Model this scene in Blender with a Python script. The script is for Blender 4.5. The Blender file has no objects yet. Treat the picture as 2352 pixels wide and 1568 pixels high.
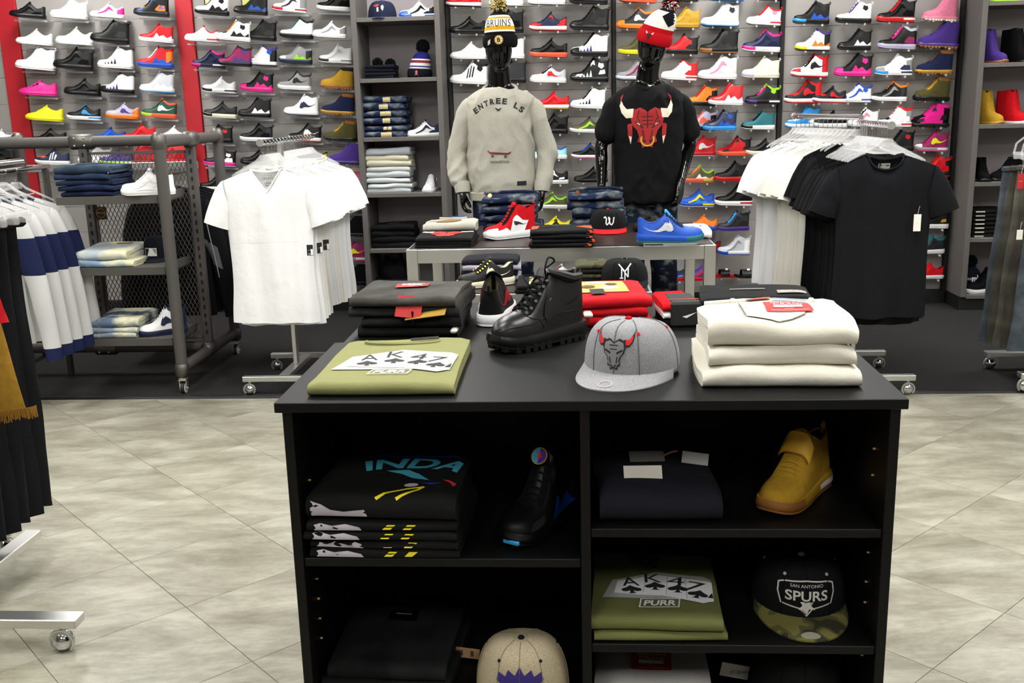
import bpy, bmesh, math, random
from mathutils import Vector, Matrix, noise
from mathutils.bvhtree import BVHTree
PI = math.pi
S = bpy.context.scene
COL = S.collection
random.seed(7)

# ------------------------------------------------------------------ camera
CAM_H = 1.6; FPX = 2325.3; PITCH = .23107; YAW = .0687; ROLL = .02618
def _basis():
    cp, sp = math.cos(PITCH), math.sin(PITCH)
    f = Vector((0, cp, -sp)); d = Vector((0, -sp, -cp)); r = Vector((1, 0, 0))
    Z = Matrix.Rotation(YAW, 3, 'Z')
    f, d, r = Z @ f, Z @ d, Z @ r
    c, s = math.cos(ROLL), math.sin(ROLL)
    return c*r + s*d, c*d - s*r, f
CR, CD, CF = _basis()
cam = bpy.data.objects.new('camera', bpy.data.cameras.new('camera'))
COL.objects.link(cam)
cam.data.sensor_width = 36; cam.data.lens = 36*FPX/2352; cam.data.clip_start = .05
cam.matrix_world = Matrix(((CR.x, -CD.x, -CF.x, 0), (CR.y, -CD.y, -CF.y, 0), (CR.z, -CD.z, -CF.z, CAM_H), (0, 0, 0, 1)))
S.camera = cam
def at(px, py, z=None, Y=None):
    """point of the room seen at photo pixel (px, py) on a level of height z or a plane of depth Y"""
    d = CR*(px-1176) + CD*(py-784) + CF*FPX
    t = (z-CAM_H)/d.z if z is not None else Y/d.y
    return Vector((0, 0, CAM_H)) + d*t

# ------------------------------------------------------------------ world, lamps, exposure
w = bpy.data.worlds.new('world'); S.world = w; w.use_nodes = True
w.node_tree.nodes['Background'].inputs[0].default_value = (.8, .85, 1, 1)
w.node_tree.nodes['Background'].inputs[1].default_value = .05
S.view_settings.view_transform = 'Standard'; S.view_settings.look = 'None'
S.view_settings.gamma = 1; S.view_settings.use_curve_mapping = False
S.view_settings.exposure = 0.0
LAMP_STRENGTH = 25.0
LAMPS = [(-1.2, -.8), (1.2, -.8), (-3.6, 2.0), (-1.2, 2.0), (1.2, 2.0), (3.6, 2.0), (-3.6, 4.4), (-1.2, 4.4), (1.2, 4.4), (3.6, 4.4),
         (-3.6, 6.9), (-1.2, 6.9), (1.2, 6.9), (3.6, 6.9)]

# ------------------------------------------------------------------ materials
def lin(h):
    h = h.lstrip('#')
    return tuple(min(.82, (v/12.92 if v <= .04045 else ((v+.055)/1.055)**2.4)) for v in (int(h[i:i+2], 16)/255 for i in (0, 2, 4)))
MATS = {}
def M(hexc, kind='fab', rough=None):
    key = (hexc, kind, rough)
    if key in MATS: return MATS[key]
    m = bpy.data.materials.new('%s_%s' % (kind, hexc)); MATS[key] = m
    m.use_nodes = True; nt = m.node_tree; b = nt.nodes['Principled BSDF']; L = nt.links
    c = lin(hexc); b.inputs['Base Color'].default_value = (*c, 1)
    R0 = {'fab': .9, 'plas': .35, 'lea': .5, 'metal': .28, 'gloss': .06, 'denim': .92, 'heat': .92, 'paint': .55, 'lam': .47,
          'clear': .08, 'print': .75, 'knit': .95, 'chrome': .08, 'suede': .9, 'dirty': .5, 'carpet': .95}.get(kind, .6)
    b.inputs['Roughness'].default_value = rough if rough is not None else R0
    def tex(scale, detail=3, vec=None, sc=None):
        tc = nt.nodes.new('ShaderNodeTexCoord'); n = nt.nodes.new('ShaderNodeTexNoise')
        n.inputs['Scale'].default_value = scale; n.inputs['Detail'].default_value = detail
        if sc:
            mp = nt.nodes.new('ShaderNodeMapping'); mp.inputs['Scale'].default_value = sc
            L.new(tc.outputs['Object'], mp.inputs[0]); L.new(mp.outputs[0], n.inputs['Vector'])
        else: L.new(tc.outputs['Object'], n.inputs['Vector'])
        return n
    def mixcol(n, c2, lo, hi):
        r = nt.nodes.new('ShaderNodeValToRGB'); r.color_ramp.elements[0].position = lo; r.color_ramp.elements[1].position = hi
        r.color_ramp.elements[0].color = (*c, 1); r.color_ramp.elements[1].color = (*c2, 1)
        L.new(n.outputs['Fac'], r.inputs[0]); L.new(r.outputs[0], b.inputs['Base Color']); return r
    def bump(n, st, dist):
        bp = nt.nodes.new('ShaderNodeBump'); bp.inputs['Strength'].default_value = st; bp.inputs['Distance'].default_value = dist
        L.new(n.outputs['Fac'], bp.inputs['Height']); L.new(bp.outputs[0], b.inputs['Normal'])
    if kind == 'fab':
        b.inputs['Specular IOR Level'].default_value = .2
        bump(tex(14, 4), .5, .012)
    elif kind == 'knit':
        b.inputs['Specular IOR Level'].default_value = .1
        bump(tex(60, 2, sc=(6, 6, 1)), .6, .004)
    elif kind == 'suede':
        b.inputs['Specular IOR Level'].default_value = .15
        mixcol(tex(60, 4), tuple(v*.8 for v in c), .35, .7)
    elif kind == 'denim':
        b.inputs['Specular IOR Level'].default_value = .15
        mixcol(tex(9, 5), tuple(min(.8, v*2.1+.01) for v in c), .42, .78); bump(tex(16, 4), .5, .012)
    elif kind == 'acid':
        b.inputs['Specular IOR Level'].default_value = .15; b.inputs['Roughness'].default_value = .92
        mixcol(tex(7, 4), lin('d8d4b4'), .45, .6); bump(tex(16, 4), .5, .012)
    elif kind == 'wash':
        b.inputs['Specular IOR Level'].default_value = .15; b.inputs['Roughness'].default_value = .92
        mixcol(tex(13, 6, sc=(1, 1, 1.6)), lin('9aa09a'), .5, .86); bump(tex(16, 4), .5, .012)
    elif kind == 'heat':
        b.inputs['Specular IOR Level'].default_value = .15
        mixcol(tex(700, 2), tuple(v*.55 for v in c), .42, .66); bump(tex(12, 4), .5, .012)
    elif kind == 'camo':
        b.inputs['Roughness'].default_value = .9
        r = mixcol(tex(22, 1), lin('4a4a22'), .47, .5); r.color_ramp.interpolation = 'CONSTANT'
        e = r.color_ramp.elements.new(.58); e.color = (*lin('2c2814'), 1)
    elif kind in ('metal', 'chrome'):
        b.inputs['Metallic'].default_value = 1
        if kind == 'metal': bump(tex(40, 3, sc=(.15, 12, 12)), .12, .002)
    elif kind == 'paint': bump(tex(30, 3), .1, .003)
    elif kind == 'lam':
        b.inputs['Specular IOR Level'].default_value = .2; n = tex(220, 2); mixcol(n, tuple(v*1.5+.002 for v in c), .5, .8)
    elif kind == 'lea':
        b.inputs['Specular IOR Level'].default_value = .3; bump(tex(120, 2), .15, .002)
    elif kind == 'clear':
        b.inputs['Alpha'].default_value = .3; b.inputs['Specular IOR Level'].default_value = .9
    elif kind == 'emit':
        b.inputs['Emission Color'].default_value = (1, .995, .965, 1); b.inputs['Emission Strength'].default_value = LAMP_STRENGTH
    elif kind == 'carpet':
        mixcol(tex(210, 6), tuple(v*5+.022 for v in c), .56, .76); bump(tex(300, 3), .6, .006)
    return m

def surface_material(name, c1, c2, c3, scale, stretch, rough, rot=0):
    m = bpy.data.materials.new(name); m.use_nodes = True; nt = m.node_tree; b = nt.nodes['Principled BSDF']; L = nt.links
    tc = nt.nodes.new('ShaderNodeTexCoord'); mp = nt.nodes.new('ShaderNodeMapping')
    m0 = nt.nodes.new('ShaderNodeMapping'); m0.inputs['Rotation'].default_value = (0, 0, rot); mp.inputs['Scale'].default_value = stretch
    oi = nt.nodes.new('ShaderNodeObjectInfo'); ad = nt.nodes.new('ShaderNodeVectorMath'); ad.operation = 'ADD'
    sc = nt.nodes.new('ShaderNodeVectorMath'); sc.operation = 'SCALE'; sc.inputs['Scale'].default_value = 40
    cb = nt.nodes.new('ShaderNodeCombineXYZ'); L.new(oi.outputs['Random'], cb.inputs[0]); L.new(oi.outputs['Random'], cb.inputs[1])
    L.new(cb.outputs[0], sc.inputs[0]); L.new(tc.outputs['Object'], m0.inputs[0]); L.new(m0.outputs[0], mp.inputs[0]); L.new(mp.outputs[0], ad.inputs[0]); L.new(sc.outputs[0], ad.inputs[1])
    n = nt.nodes.new('ShaderNodeTexNoise'); n.inputs['Scale'].default_value = scale; n.inputs['Detail'].default_value = 12
    n.inputs['Roughness'].default_value = .74; n.inputs['Distortion'].default_value = .25
    L.new(ad.outputs[0], n.inputs['Vector'])
    r = nt.nodes.new('ShaderNodeValToRGB'); cr = r.color_ramp
    cr.elements[0].position = .36; cr.elements[0].color = (*lin(c3), 1); cr.elements[1].position = .64; cr.elements[1].color = (*lin(c2), 1)
    e = cr.elements.new(.5); e.color = (*lin(c1), 1)
    L.new(n.outputs['Fac'], r.inputs[0]); L.new(r.outputs[0], b.inputs['Base Color'])
    b.inputs['Roughness'].default_value = rough
    bp = nt.nodes.new('ShaderNodeBump'); bp.inputs['Strength'].default_value = .06; L.new(n.outputs['Fac'], bp.inputs['Height']); L.new(bp.outputs[0], b.inputs['Normal'])
    return m

# ------------------------------------------------------------------ mesh helpers
def link(name, me, parent=None):
    o = bpy.data.objects.new(name, me); COL.objects.link(o)
    if parent is not None: o.parent = parent
    return o
class MB:
    """collects shapes and links them as ONE mesh object"""
    def __init__(s): s.v = []; s.f = []; s.m = []
    def add(s, vs, fs, mi=0):
        o = len(s.v); s.v += [tuple(v) for v in vs]
        s.f += [tuple(i+o for i in f) for f in fs]; s.m += [mi]*len(fs); return s
    def box(s, x0, x1, y0, y1, z0, z1, mi=0, bev=0, mat=None):
        if bev <= 0:
            vs = [(x, y, z) for x in (x0, x1) for y in (y0, y1) for z in (z0, z1)]
            fs = [(0, 1, 3, 2), (4, 6, 7, 5), (0, 4, 5, 1), (2, 3, 7, 6), (0, 2, 6, 4), (1, 5, 7, 3)]
        else:
            b = min(bev, (x1-x0)/2.01, (y1-y0)/2.01, (z1-z0)/2.01); vs = []; ix = {}
            for a, (X, sx) in enumerate(((x0, 1), (x1, -1))):
                for c, (Yy, sy) in enumerate(((y0, 1), (y1, -1))):
                    for d, (Zz, sz) in enumerate(((z0, 1), (z1, -1))):
                        for k in range(3):
                            ix[a, c, d, k] = len(vs)
                            vs.append((X+(0 if k == 0 else b*sx), Yy+(0 if k == 1 else b*sy), Zz+(0 if k == 2 else b*sz)))
            fs = []
            I = ix
            for a in (0, 1): fs.append((I[a,0,0,0], I[a,0,1,0], I[a,1,1,0], I[a,1,0,0]))
            for c in (0, 1): fs.append((I[0,c,0,1], I[1,c,0,1], I[1,c,1,1], I[0,c,1,1]))
            for d in (0, 1): fs.append((I[0,0,d,2], I[0,1,d,2], I[1,1,d,2], I[1,0,d,2]))
            for a in (0, 1):
                for c in (0, 1): fs.append((I[a,c,0,0], I[a,c,1,0], I[a,c,1,1], I[a,c,0,1]))
                for d in (0, 1): fs.append((I[a,0,d,0], I[a,1,d,0], I[a,1,d,2], I[a,0,d,2]))
            for c in (0, 1):
                for d in (0, 1): fs.append((I[0,c,d,1], I[1,c,d,1], I[1,c,d,2], I[0,c,d,2]))
            for a in (0, 1):
                for c in (0, 1):
                    for d in (0, 1): fs.append((I[a,c,d,0], I[a,c,d,1], I[a,c,d,2]))
        if mat: vs = [mat @ Vector(v) for v in vs]
        return s.add(vs, fs, mi)
    def tube(s, pts, r, n=8, mi=0, cap=True, closed=False, flat=1, up=None):
        pts = [Vector(p) for p in pts]; N = len(pts); vs = []; fs = []
        rr = r if isinstance(r, (list, tuple)) else [r]*N
        prev = None
        for i, p in enumerate(pts):
            if closed: t = pts[(i+1) % N]-pts[i-1]
            else: t = (pts[min(i+1, N-1)]-pts[max(i-1, 0)])
            t.normalize()
            if prev is None:
                a = Vector(up) if up else (Vector((0, 0, 1)) if abs(t.z) < .9 else Vector((1, 0, 0)))
            else: a = prev
            a = (a-t*a.dot(t)).normalized(); prev = a; c = t.cross(a)
            for k in range(n):
                q = 2*PI*k/n; vs.append(p+(a*math.cos(q)*flat+c*math.sin(q))*rr[i])
        for i in range(N if closed else N-1):
            j = (i+1) % N
            for k in range(n): fs.append((i*n+k, i*n+(k+1) % n, j*n+(k+1) % n, j*n+k))
        if cap and not closed: fs += [tuple(range(n-1, -1, -1)), tuple((N-1)*n+k for k in range(n))]
        return s.add(vs, fs, mi)
    def lathe(s, prof, n=16, mi=0, mat=None, sx=1, sy=1):
        vs = []; fs = []
        for r, z in prof:
            for k in range(n): q = 2*PI*k/n; vs.append((r*math.cos(q)*sx, r*math.sin(q)*sy, z))
        P = len(prof)
        for i in range(P-1):
            for k in range(n): fs.append((i*n+k, i*n+(k+1) % n, (i+1)*n+(k+1) % n, (i+1)*n+k))
        fs += [tuple(range(n-1, -1, -1)), tuple((P-1)*n+k for k in range(n))]
        if mat: vs = [mat @ Vector(v) for v in vs]
        return s.add(vs, fs, mi)
    def grid(s, fn, nu, nv, cu=False, cv=False, mi=0, mfn=None):
        vs = [fn(i/(nu if cu else nu-1), j/(nv if cv else nv-1)) for i in range(nu) for j in range(nv)]
        fs = []; ms = []
        for i in range(nu if cu else nu-1):
            for j in range(nv if cv else nv-1):
                a, b = (i+1) % nu, (j+1) % nv
                fs.append((i*nv+j, a*nv+j, a*nv+b, i*nv+b)); ms.append(mfn(i, j) if mfn else mi)
        s.add(vs, fs); s.m[-len(fs):] = ms; return s
    def prism(s, poly, a0, a1, axis='z', mi=0):
        n = len(poly)
        def pt(p, a): return {'z': (p[0], p[1], a), 'y': (p[0], a, p[1]), 'x': (a, p[0], p[1])}[axis]
        vs = [pt(p, a0) for p in poly]+[pt(p, a1) for p in poly]
        fs = [tuple(range(n-1, -1, -1)), tuple(range(n, 2*n))]+[(i, (i+1) % n, n+(i+1) % n, n+i) for i in range(n)]
        return s.add(vs, fs, mi)
    def mesh(s, name, mats=(), smooth=.7, merge=0):
        me = bpy.data.meshes.new(name); me.from_pydata(s.v, [], s.f)
        me.polygons.foreach_set('material_index', s.m)
        bm = bmesh.new(); bm.from_mesh(me)
        if merge: bmesh.ops.remove_doubles(bm, verts=bm.verts, dist=merge)
        bmesh.ops.recalc_face_normals(bm, faces=bm.faces); bm.to_mesh(me); bm.free()
        for m in mats: me.materials.append(m)
        if smooth:
            me.polygons.foreach_set('use_smooth', [True]*len(me.polygons)); me.set_sharp_from_angle(angle=smooth)
        return me
    def build(s, name, mat, parent=None, smooth=.7, merge=0):
        return link(name, s.mesh(name, mat if isinstance(mat, (list, tuple)) else [mat], smooth, merge), parent)

def tag(o, label, cat, group=None):
    o['label'] = label; o['category'] = cat
    if group: o['group'] = group
    return o
def thing(name, label, cat, loc=(0, 0, 0), rz=0, group=None, rot=None, scale=1):
    o = bpy.data.objects.new(name, None); COL.objects.link(o); o.empty_display_size = .05
    o.location = loc; o.rotation_euler = rot if rot else (0, 0, rz); o.scale = (scale,)*3
    return tag(o, label, cat, group)
def struct(o): o['kind'] = 'structure'; return o
def recolor(o, mats):
    for i, m in enumerate(mats):
        if i < len(o.material_slots): o.material_slots[i].link = 'OBJECT'; o.material_slots[i].material = m
    return o
def inst(name, me, parent, mats=None):
    o = link(name, me, parent)
    if mats: recolor(o, mats)
    return o

# ------------------------------------------------------------------ flat prints laid onto real surfaces
BVH = {}
def bvh_of(me):
    if me.name not in BVH:
        BVH[me.name] = BVHTree.FromPolygons([v.co.copy() for v in me.vertices], [tuple(p.vertices) for p in me.polygons])
    return BVH[me.name]
def decal(name, polys, target, origin, U, V, mat, parent, off=.0012, maxe=.02, reach=.6, colors=None):
    """polys (2D, metres) laid along U, V from origin and dropped onto the surface of target (same local space)"""
    me_t = target.data if hasattr(target, 'data') else target
    tree = bvh_of(me_t); O = Vector(origin); U = Vector(U).normalized(); V = Vector(V).normalized(); N = U.cross(V).normalized()
    bm = bmesh.new(); lay = []
    for pi, poly in enumerate(polys):
        vs = [bm.verts.new((p[0], p[1], 0)) for p in poly]
        try: f = bm.faces.new(vs); f.material_index = (colors[pi] if colors else 0)
        except ValueError: pass
    bmesh.ops.triangulate(bm, faces=bm.faces)
    for it in range(5):
        es = [e for e in bm.edges if e.calc_length() > maxe]
        if not es: break
        bmesh.ops.subdivide_edges(bm, edges=es, cuts=1); bmesh.ops.triangulate(bm, faces=[f for f in bm.faces if len(f.verts) > 3])
    for v in bm.verts:
        p = O+U*v.co.x+V*v.co.y
        h = tree.ray_cast(p+N*reach, -N, reach*2)
        if h[0] is None:
            h = tree.find_nearest(p)
        v.co = h[0]+N*off
    me = bpy.data.meshes.new(name); bm.to_mesh(me); bm.free()
    for m in (mat if isinstance(mat, (list, tuple)) else [mat]): me.materials.append(m)
    me.polygons.foreach_set('use_smooth', [True]*len(me.polygons))
    return link(name, me, parent)
TXT = {}
def text2d(st, h=1.0, w=None, cx=0, cy=0, bold=0, shear=0, arc=None, space=1.0):
    """triangles of a word, centred on (cx, cy), h high and w wide; arc bends the baseline"""
    k = (st, bold, shear, space)
    if k not in TXT:
        cu = bpy.data.curves.new('t', 'FONT'); cu.body = st; cu.resolution_u = 3; cu.offset = bold; cu.shear = shear; cu.space_character = space
        o = bpy.data.objects.new('t', cu); COL.objects.link(o)
        bpy.context.view_layer.update()
        me = bpy.data.meshes.new_from_object(o.evaluated_get(bpy.context.evaluated_depsgraph_get()))
        TXT[k] = [[(me.vertices[i].co.x, me.vertices[i].co.y) for i in p.vertices] for p in me.polygons]
        bpy.data.objects.remove(o); bpy.data.curves.remove(cu); bpy.data.meshes.remove(me)
    ps = TXT[k]
    xs = [p[0] for q in ps for p in q]; ys = [p[1] for q in ps for p in q]
    x0, x1, y0, y1 = min(xs), max(xs), min(ys), max(ys); sy = h/(y1-y0); sx = (w/(x1-x0)) if w else sy
    out = []
    for q in ps:
        r = []
        for x, y in q:
            X = (x-(x0+x1)/2)*sx; Yy = (y-(y0+y1)/2)*sy
            if arc:
                a = X/arc; X, Yy = (arc+Yy)*math.sin(a), (arc+Yy)*math.cos(a)-arc
            r.append((X+cx, Yy+cy))
        out.append(r)
    return out
def rect2d(x0, x1, y0, y1): return [(x0, y0), (x1, y0), (x1, y1), (x0, y1)]
def circ2d(cx, cy, r, n=16, ry=None): return [(cx+r*math.cos(2*PI*i/n), cy+(ry or r)*math.sin(2*PI*i/n)) for i in range(n)]
def ring2d(cx, cy, r0, r1, n=20):
    return [[(cx+r*math.cos(a), cy+r*math.sin(a)) for r, a in ((r0, 2*PI*i/n), (r1, 2*PI*i/n), (r1, 2*PI*(i+1)/n), (r0, 2*PI*(i+1)/n))] for i in range(n)]
def line2d(pts, wd):
    out = []
    for a, b in zip(pts, pts[1:]):
        d = Vector((b[0]-a[0], b[1]-a[1])); 
        if d.length < 1e-6: continue
        n = Vector((-d.y, d.x)).normalized()*wd/2; e = d.normalized()*wd*.2
        out.append([(a[0]-n.x-e.x, a[1]-n.y-e.y), (b[0]-n.x+e.x, b[1]-n.y+e.y), (b[0]+n.x+e.x, b[1]+n.y+e.y), (a[0]+n.x-e.x, a[1]+n.y-e.y)])
    return out
def xf(polys, s=1, dx=0, dy=0, sx=None, rot=0):
    c, n = math.cos(rot), math.sin(rot); sx = sx or s
    return [[((x*sx)*c-(y*s)*n+dx, (x*sx)*n+(y*s)*c+dy) for x, y in p] for p in polys]
# ------------------------------------------------------------------ the room
GREYW = M('9b9793', 'paint'); REDW = M('bb1c28', 'paint'); BLK = M('080808', 'lam'); CHAR = M('3e3c3b', 'lam'); STEEL = M('dededb', 'metal', .36); CHROME = M('d8d8dc', 'chrome')
PIPE = M('4b4744', 'paint'); CASTM = M('6f6c67', 'metal', .5); CLEAR = M('ffffff', 'clear'); RUBBER = M('1a1a1a', 'plas', .6)
WHITE = M('f4f4f2', 'plas'); SHELFG = M('605c59', 'lam', .6); UNITIN = M('8a8285', 'paint')
TILE = surface_material('marbled_vinyl_tile', '908d7d', 'aaa898', '746f5f', 2.6, (1, 2.6, 1), .34, rot=.7)
WY = 7.95                                                  # front face of the slat walls
fl = struct(MB().box(-6, 5, -3, 8.1, -.06, -.006).build('floor', M('8f8a7c', 'paint'), smooth=0))
tm = MB().box(-.2325, .2325, -.2325, .2325, -.006, 0, bev=.0007).mesh('tile', [TILE], 0)
for i in range(-4, 16):
    for j in range(-4, 16):
        s_, d_ = 1.02+.66*(i+.5), 1.67+.66*(j+.5)
        x, y = (s_-d_)/2, (s_+d_)/2
        if 1.2 < y < 5.7 and -3.6 < x < 3.4:
            o = inst('tile', tm, fl); o.location = (x, y, 0); o.rotation_euler.z = PI/4
carpet = struct(MB().box(-6, 5, 5.45, 8.0, -.004, .008).build('floor_carpet', M('0a0a0b', 'carpet'), smooth=0))
struct(MB().prism([(5.435, 0), (5.475, 0), (5.475, .011), (5.452, .011)], -6, 5, 'x').build('trim_1', M('1b1a1a', 'plas'), smooth=0))
wb = struct(MB().box(-6, 5, 8.0, 8.15, 0, 3.3).build('wall_back', GREYW, smooth=0))
struct(MB().box(-6.15, -6, -3, 8.15, 0, 3.3).build('wall_left', M('8f8b85', 'paint'), smooth=0))
struct(MB().box(5, 5.15, -3, 8.15, 0, 3.3).build('wall_right', M('8f8b85', 'paint'), smooth=0))
struct(MB().box(-6.15, 5.15, -3.15, -3, 0, 3.3).build('wall_front', M('7d7974', 'paint'), smooth=0))
struct(MB().box(-6.15, 5.15, -3.15, 8.15, 3.3, 3.4).build('ceiling', M('c4c2bc', 'paint'), smooth=0))
struct(MB().box(-6, -1.65, 7.9, 8.0, .008, .105).box(-.97, 2.82, 7.9, 8.0, .008, .105).build('baseboard_back', M('0e0e0e', 'paint'), smooth=0))
ROW0 = at(1260, 78, Y=7.9).z
SP = .2035
def slat_panel(x0, x1):
    z = ROW0-12*SP; lo = .108
    while z < 2.95:
        a, b = max(lo, z+.0006), z+SP-.0006
        if b > a+.02:
            o = MB().box(x0, x1, WY, 8.0, a, b, bev=.0025).build('slat', GREYW, wb, .5)
        z += SP
for a, b in ((-5.75, -4.475), (-4.315, -3.06), (-2.925, -1.7), (-.95, .262), (.292, 1.5), (1.54, 2.8)): slat_panel(a, b)
n = 1
def trim(x0, x1, y0, mat, z0=.1, z1=2.95):
    global n; n += 1
    return struct(MB().box(x0, x1, y0, 8.0, z0, z1, bev=.002).build('trim_%d' % n, mat, smooth=.5))
trim(-4.472, -4.318, 7.93, REDW); trim(-3.057, -2.928, 7.93, REDW)
trim(-1.697, -1.67, 7.9, M('4a0d10', 'paint')); trim(-.975, -.953, 7.86, M('0c0c0c', 'paint'))
trim(.265, .289, 7.92, M('141414', 'paint')); trim(1.503, 1.537, 7.92, M('141414', 'paint')); trim(2.803, 2.825, 7.9, M('141414', 'paint'))
# lamps set into the ceiling
fm = MB()
for a, b, c, d in ((-.32, .32, -.62, -.6), (-.32, .32, .6, .62), (-.32, -.3, -.6, .6), (.3, .32, -.6, .6)): fm.box(a, b, c, d, -.03, 0)
fm = fm.mesh('frame', [WHITE], 0); dm = MB().box(-.3, .3, -.6, .6, -.02, -.012).mesh('diffuser', [M('ffffff', 'emit')], 0)
for i, (x, y) in enumerate(LAMPS):
    t = thing('ceiling_light', 'white recessed ceiling lamp panel above the shop floor', 'lamp', (x, y, 3.3), 0, 'ceiling lamp panels')
    inst('frame', fm, t); inst('diffuser', dm, t)

# two open shelf units built into the back wall
def shelf_unit(x0, x1, y0, shelves, label):
    t = thing('shelf_unit', label, 'shelf unit', ((x0+x1)/2, y0, .008)); h = (x1-x0)/2; D = 7.995-y0; zt = 2.9
    for s_ in (-1, 1):
        a, b = (-h, -h+.04) if s_ < 0 else (h-.04, h)
        MB().box(a, b, 0, D, .1, zt, bev=.002).build('side_panel', SHELFG, t, .5)
    MB().box(-h+.041, h-.041, D-.02, D, .1, zt).build('back_panel', UNITIN, t, 0)
    MB().box(-h, h, .02, D, 0, .099).build('plinth', M('0e0e0e', 'paint'), t, 0)
    for z in shelves: MB().box(-h+.041, h-.041, .003, D-.021, z-.038, z-.008, bev=.002).build('shelf', SHELFG, t, .5)
    return t
LU = shelf_unit(-1.625, -.978, 7.55, (2.225, 1.80, 1.378, .967, .548, .14), 'narrow grey shelf unit between the slat walls holding jeans and hats')
RU = shelf_unit(2.828, 4.0, 7.6, (2.205, 1.79, 1.365, .955, .548, .125), 'grey shelf unit in the right corner holding boots')
ULZ = dict(a=2.225, b=1.80, c=1.378, d=.967, e=.548, f=.14)

# ------------------------------------------------------------------ black display counters
def panel(t, name, x0, x1, y0, y1, z0, z1, mat=BLK): return MB().box(x0, x1, y0, y1, z0, z1, bev=.0015).build(name, mat, t, .5)
CY = 2.003
UA = thing('display_counter', 'black display counter with open shelves of merchandise in the foreground', 'counter', (0, CY, 0))
panel(UA, 'counter_top', -.643, .661, 0, .55, .978, 1.0)
for a in (-.631, .630): panel(UA, 'side_panel', a, a+.021, .014, .545, 0, .9775)
panel(UA, 'divider', -.002, .019, .016, .53, .02, .9775)
panel(UA, 'back_panel', -.6095, .6295, .531, .545, .02, .9775)
panel(UA, 'base_panel', -.6095, .6295, .018, .53, 0, .0195)
for a, b, z in ((-.6095, -.0025, .6385), (-.6095, -.0025, .285), (.0195, .6295, .709), (.0195, .6295, .437), (.0195, .6295, .175)):
    panel(UA, 'shelf', a, b, .02, .53, z-.02, z)
PIN = M('d8b070', 'plas')
for x, sx, zs in ((-.6095, 1, (.79, .73, .55, .5, .45, .4)), (.6295, -1, (.86, .8, .62, .55, .5, .37))):
    for z in zs: MB().tube([(x, .1, z), (x+sx*.005, .1, z)], .0025, 6).build('shelf_pin', PIN, UA)
UB = thing('display_counter', 'black display counter joined behind the foreground counter, holding red shirts and jeans', 'counter', (0, CY+.553, 0))
panel(UB, 'counter_top', -.625, .661, 0, .545, .973, .995)
for a in (-.615, .632): panel(UB, 'side_panel', a, a+.021, .002, .53, 0, .9725)
panel(UB, 'back_panel', -.594, .6315, .51, .53, .02, .9725); panel(UB, 'base_panel', -.594, .6315, .01, .51, 0, .0195); panel(UB, 'shelf', -.594, .6315, .01, .509, .5, .52)
TOP = 1.0; TOPB = .995

# ------------------------------------------------------------------ steel tables
def steel_table(x0, x1, y0, y1, z, label, r=.056, base=0.0):
    t = thing('steel_table', label, 'table', ((x0+x1)/2, (y0+y1)/2, base)); hx, hy = (x1-x0)/2, (y1-y0)/2; z -= base
    for a in (-hx, hx-r):
        for b in (-hy, hy-r): MB().box(a, a+r, b, b+r, 0, z, bev=.002).build('leg', STEEL, t, .5)
    for b in (-hy, hy-r): MB().box(-hx+r+.0005, hx-r-.0005, b+.001, b+r-.001, z-.07, z-.001, bev=.002).build('rail', STEEL, t, .5)
    for a in (-hx, hx-r): MB().box(a+.001, a+r-.001, -hy+r+.0005, hy-r-.0005, z-.07, z-.001, bev=.002).build('rail', STEEL, t, .5)
    MB().box(-hx+.012, hx-.012, -hy+.012, hy-.012, z-.0005, z+.004, bev=.002).build('table_top', M('2a211f', 'lam', .35), t, .5)
    return t
T1Z = .905; T2Z = .775
steel_table(-.862, .671, 4.985, 5.93, .90, 'tall brushed steel display table in front of the mannequins')
steel_table(at(1046, 663, z=.77).x, .322, 4.45, 4.94, .77, 'low brushed steel table in front of the tall steel table', .045)

# ------------------------------------------------------------------ casters and rolling racks
def caster(t, x, y, z0=0.008, r=.03, ztop=.09):
    m = MB(); m.lathe([(0.0005, -r), (r*.5, -r*.87), (r*.87, -r*.5), (r, 0), (r*.87, r*.5), (r*.5, r*.87), (.0005, r)], 16, mat=Matrix.Translation((x, y, z0+r)))
    o = m.build('caster', CHROME, t)
    h = MB(); h.tube([(x+math.cos(a)*(r+.003), y-.012, z0+r+math.sin(a)*(r+.003)) for a in [i*PI/8 for i in range(-2, 11)]], .005, 6)
    h.tube([(x, y, z0+2*r), (x, y, ztop)], .007, 8); h.build('fork', STEEL, o)
def tee_stand(cx, cy, label, arms, feet_y, up_y, hw=.23, zb=.085):
    """rolling two-arm rack: arms [(x0,y0,z0,x1,y1,z1)], feet bars at feet_y, upright at up_y"""
    t = thing('clothes_rack', label, 'clothes rack', (cx, cy, 0)); 
    def L(p): return (p[0]-cx, p[1]-cy, p[2])
    for y in feet_y:
        MB().box(-hw, hw, y-cy-.02, y-cy+.02, zb, zb+.03, bev=.002).build('foot_bar', STEEL, t, .5)
        for x in (-hw+.035, hw-.035): caster(t, x, y-cy, ztop=zb)
    MB().box(-.03, .03, feet_y[0]-cy+.021, feet_y[1]-cy-.021, zb+.001, zb+.029, bev=.002).build('base_spine', STEEL, t, .5)
    zt = max(a[2] for a in arms)
    MB().box(-.012, .012, up_y-cy-.025, up_y-cy+.025, zb+.03, zt-.015, bev=.002).build('upright', STEEL, t, .5)
    for a in arms:
        MB().tube([L(a[:3]), L(a[3:])], .016, 14).build('hang_rail', CHROME, t)
        d = (Vector(a[:3])-Vector(a[3:])).normalized(); p = Vector(L(a[:3]))
        MB().tube([p, p+d*.012], .02, 14).build('end_cap', STEEL, t)
    return t
LRX = -1.74
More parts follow.
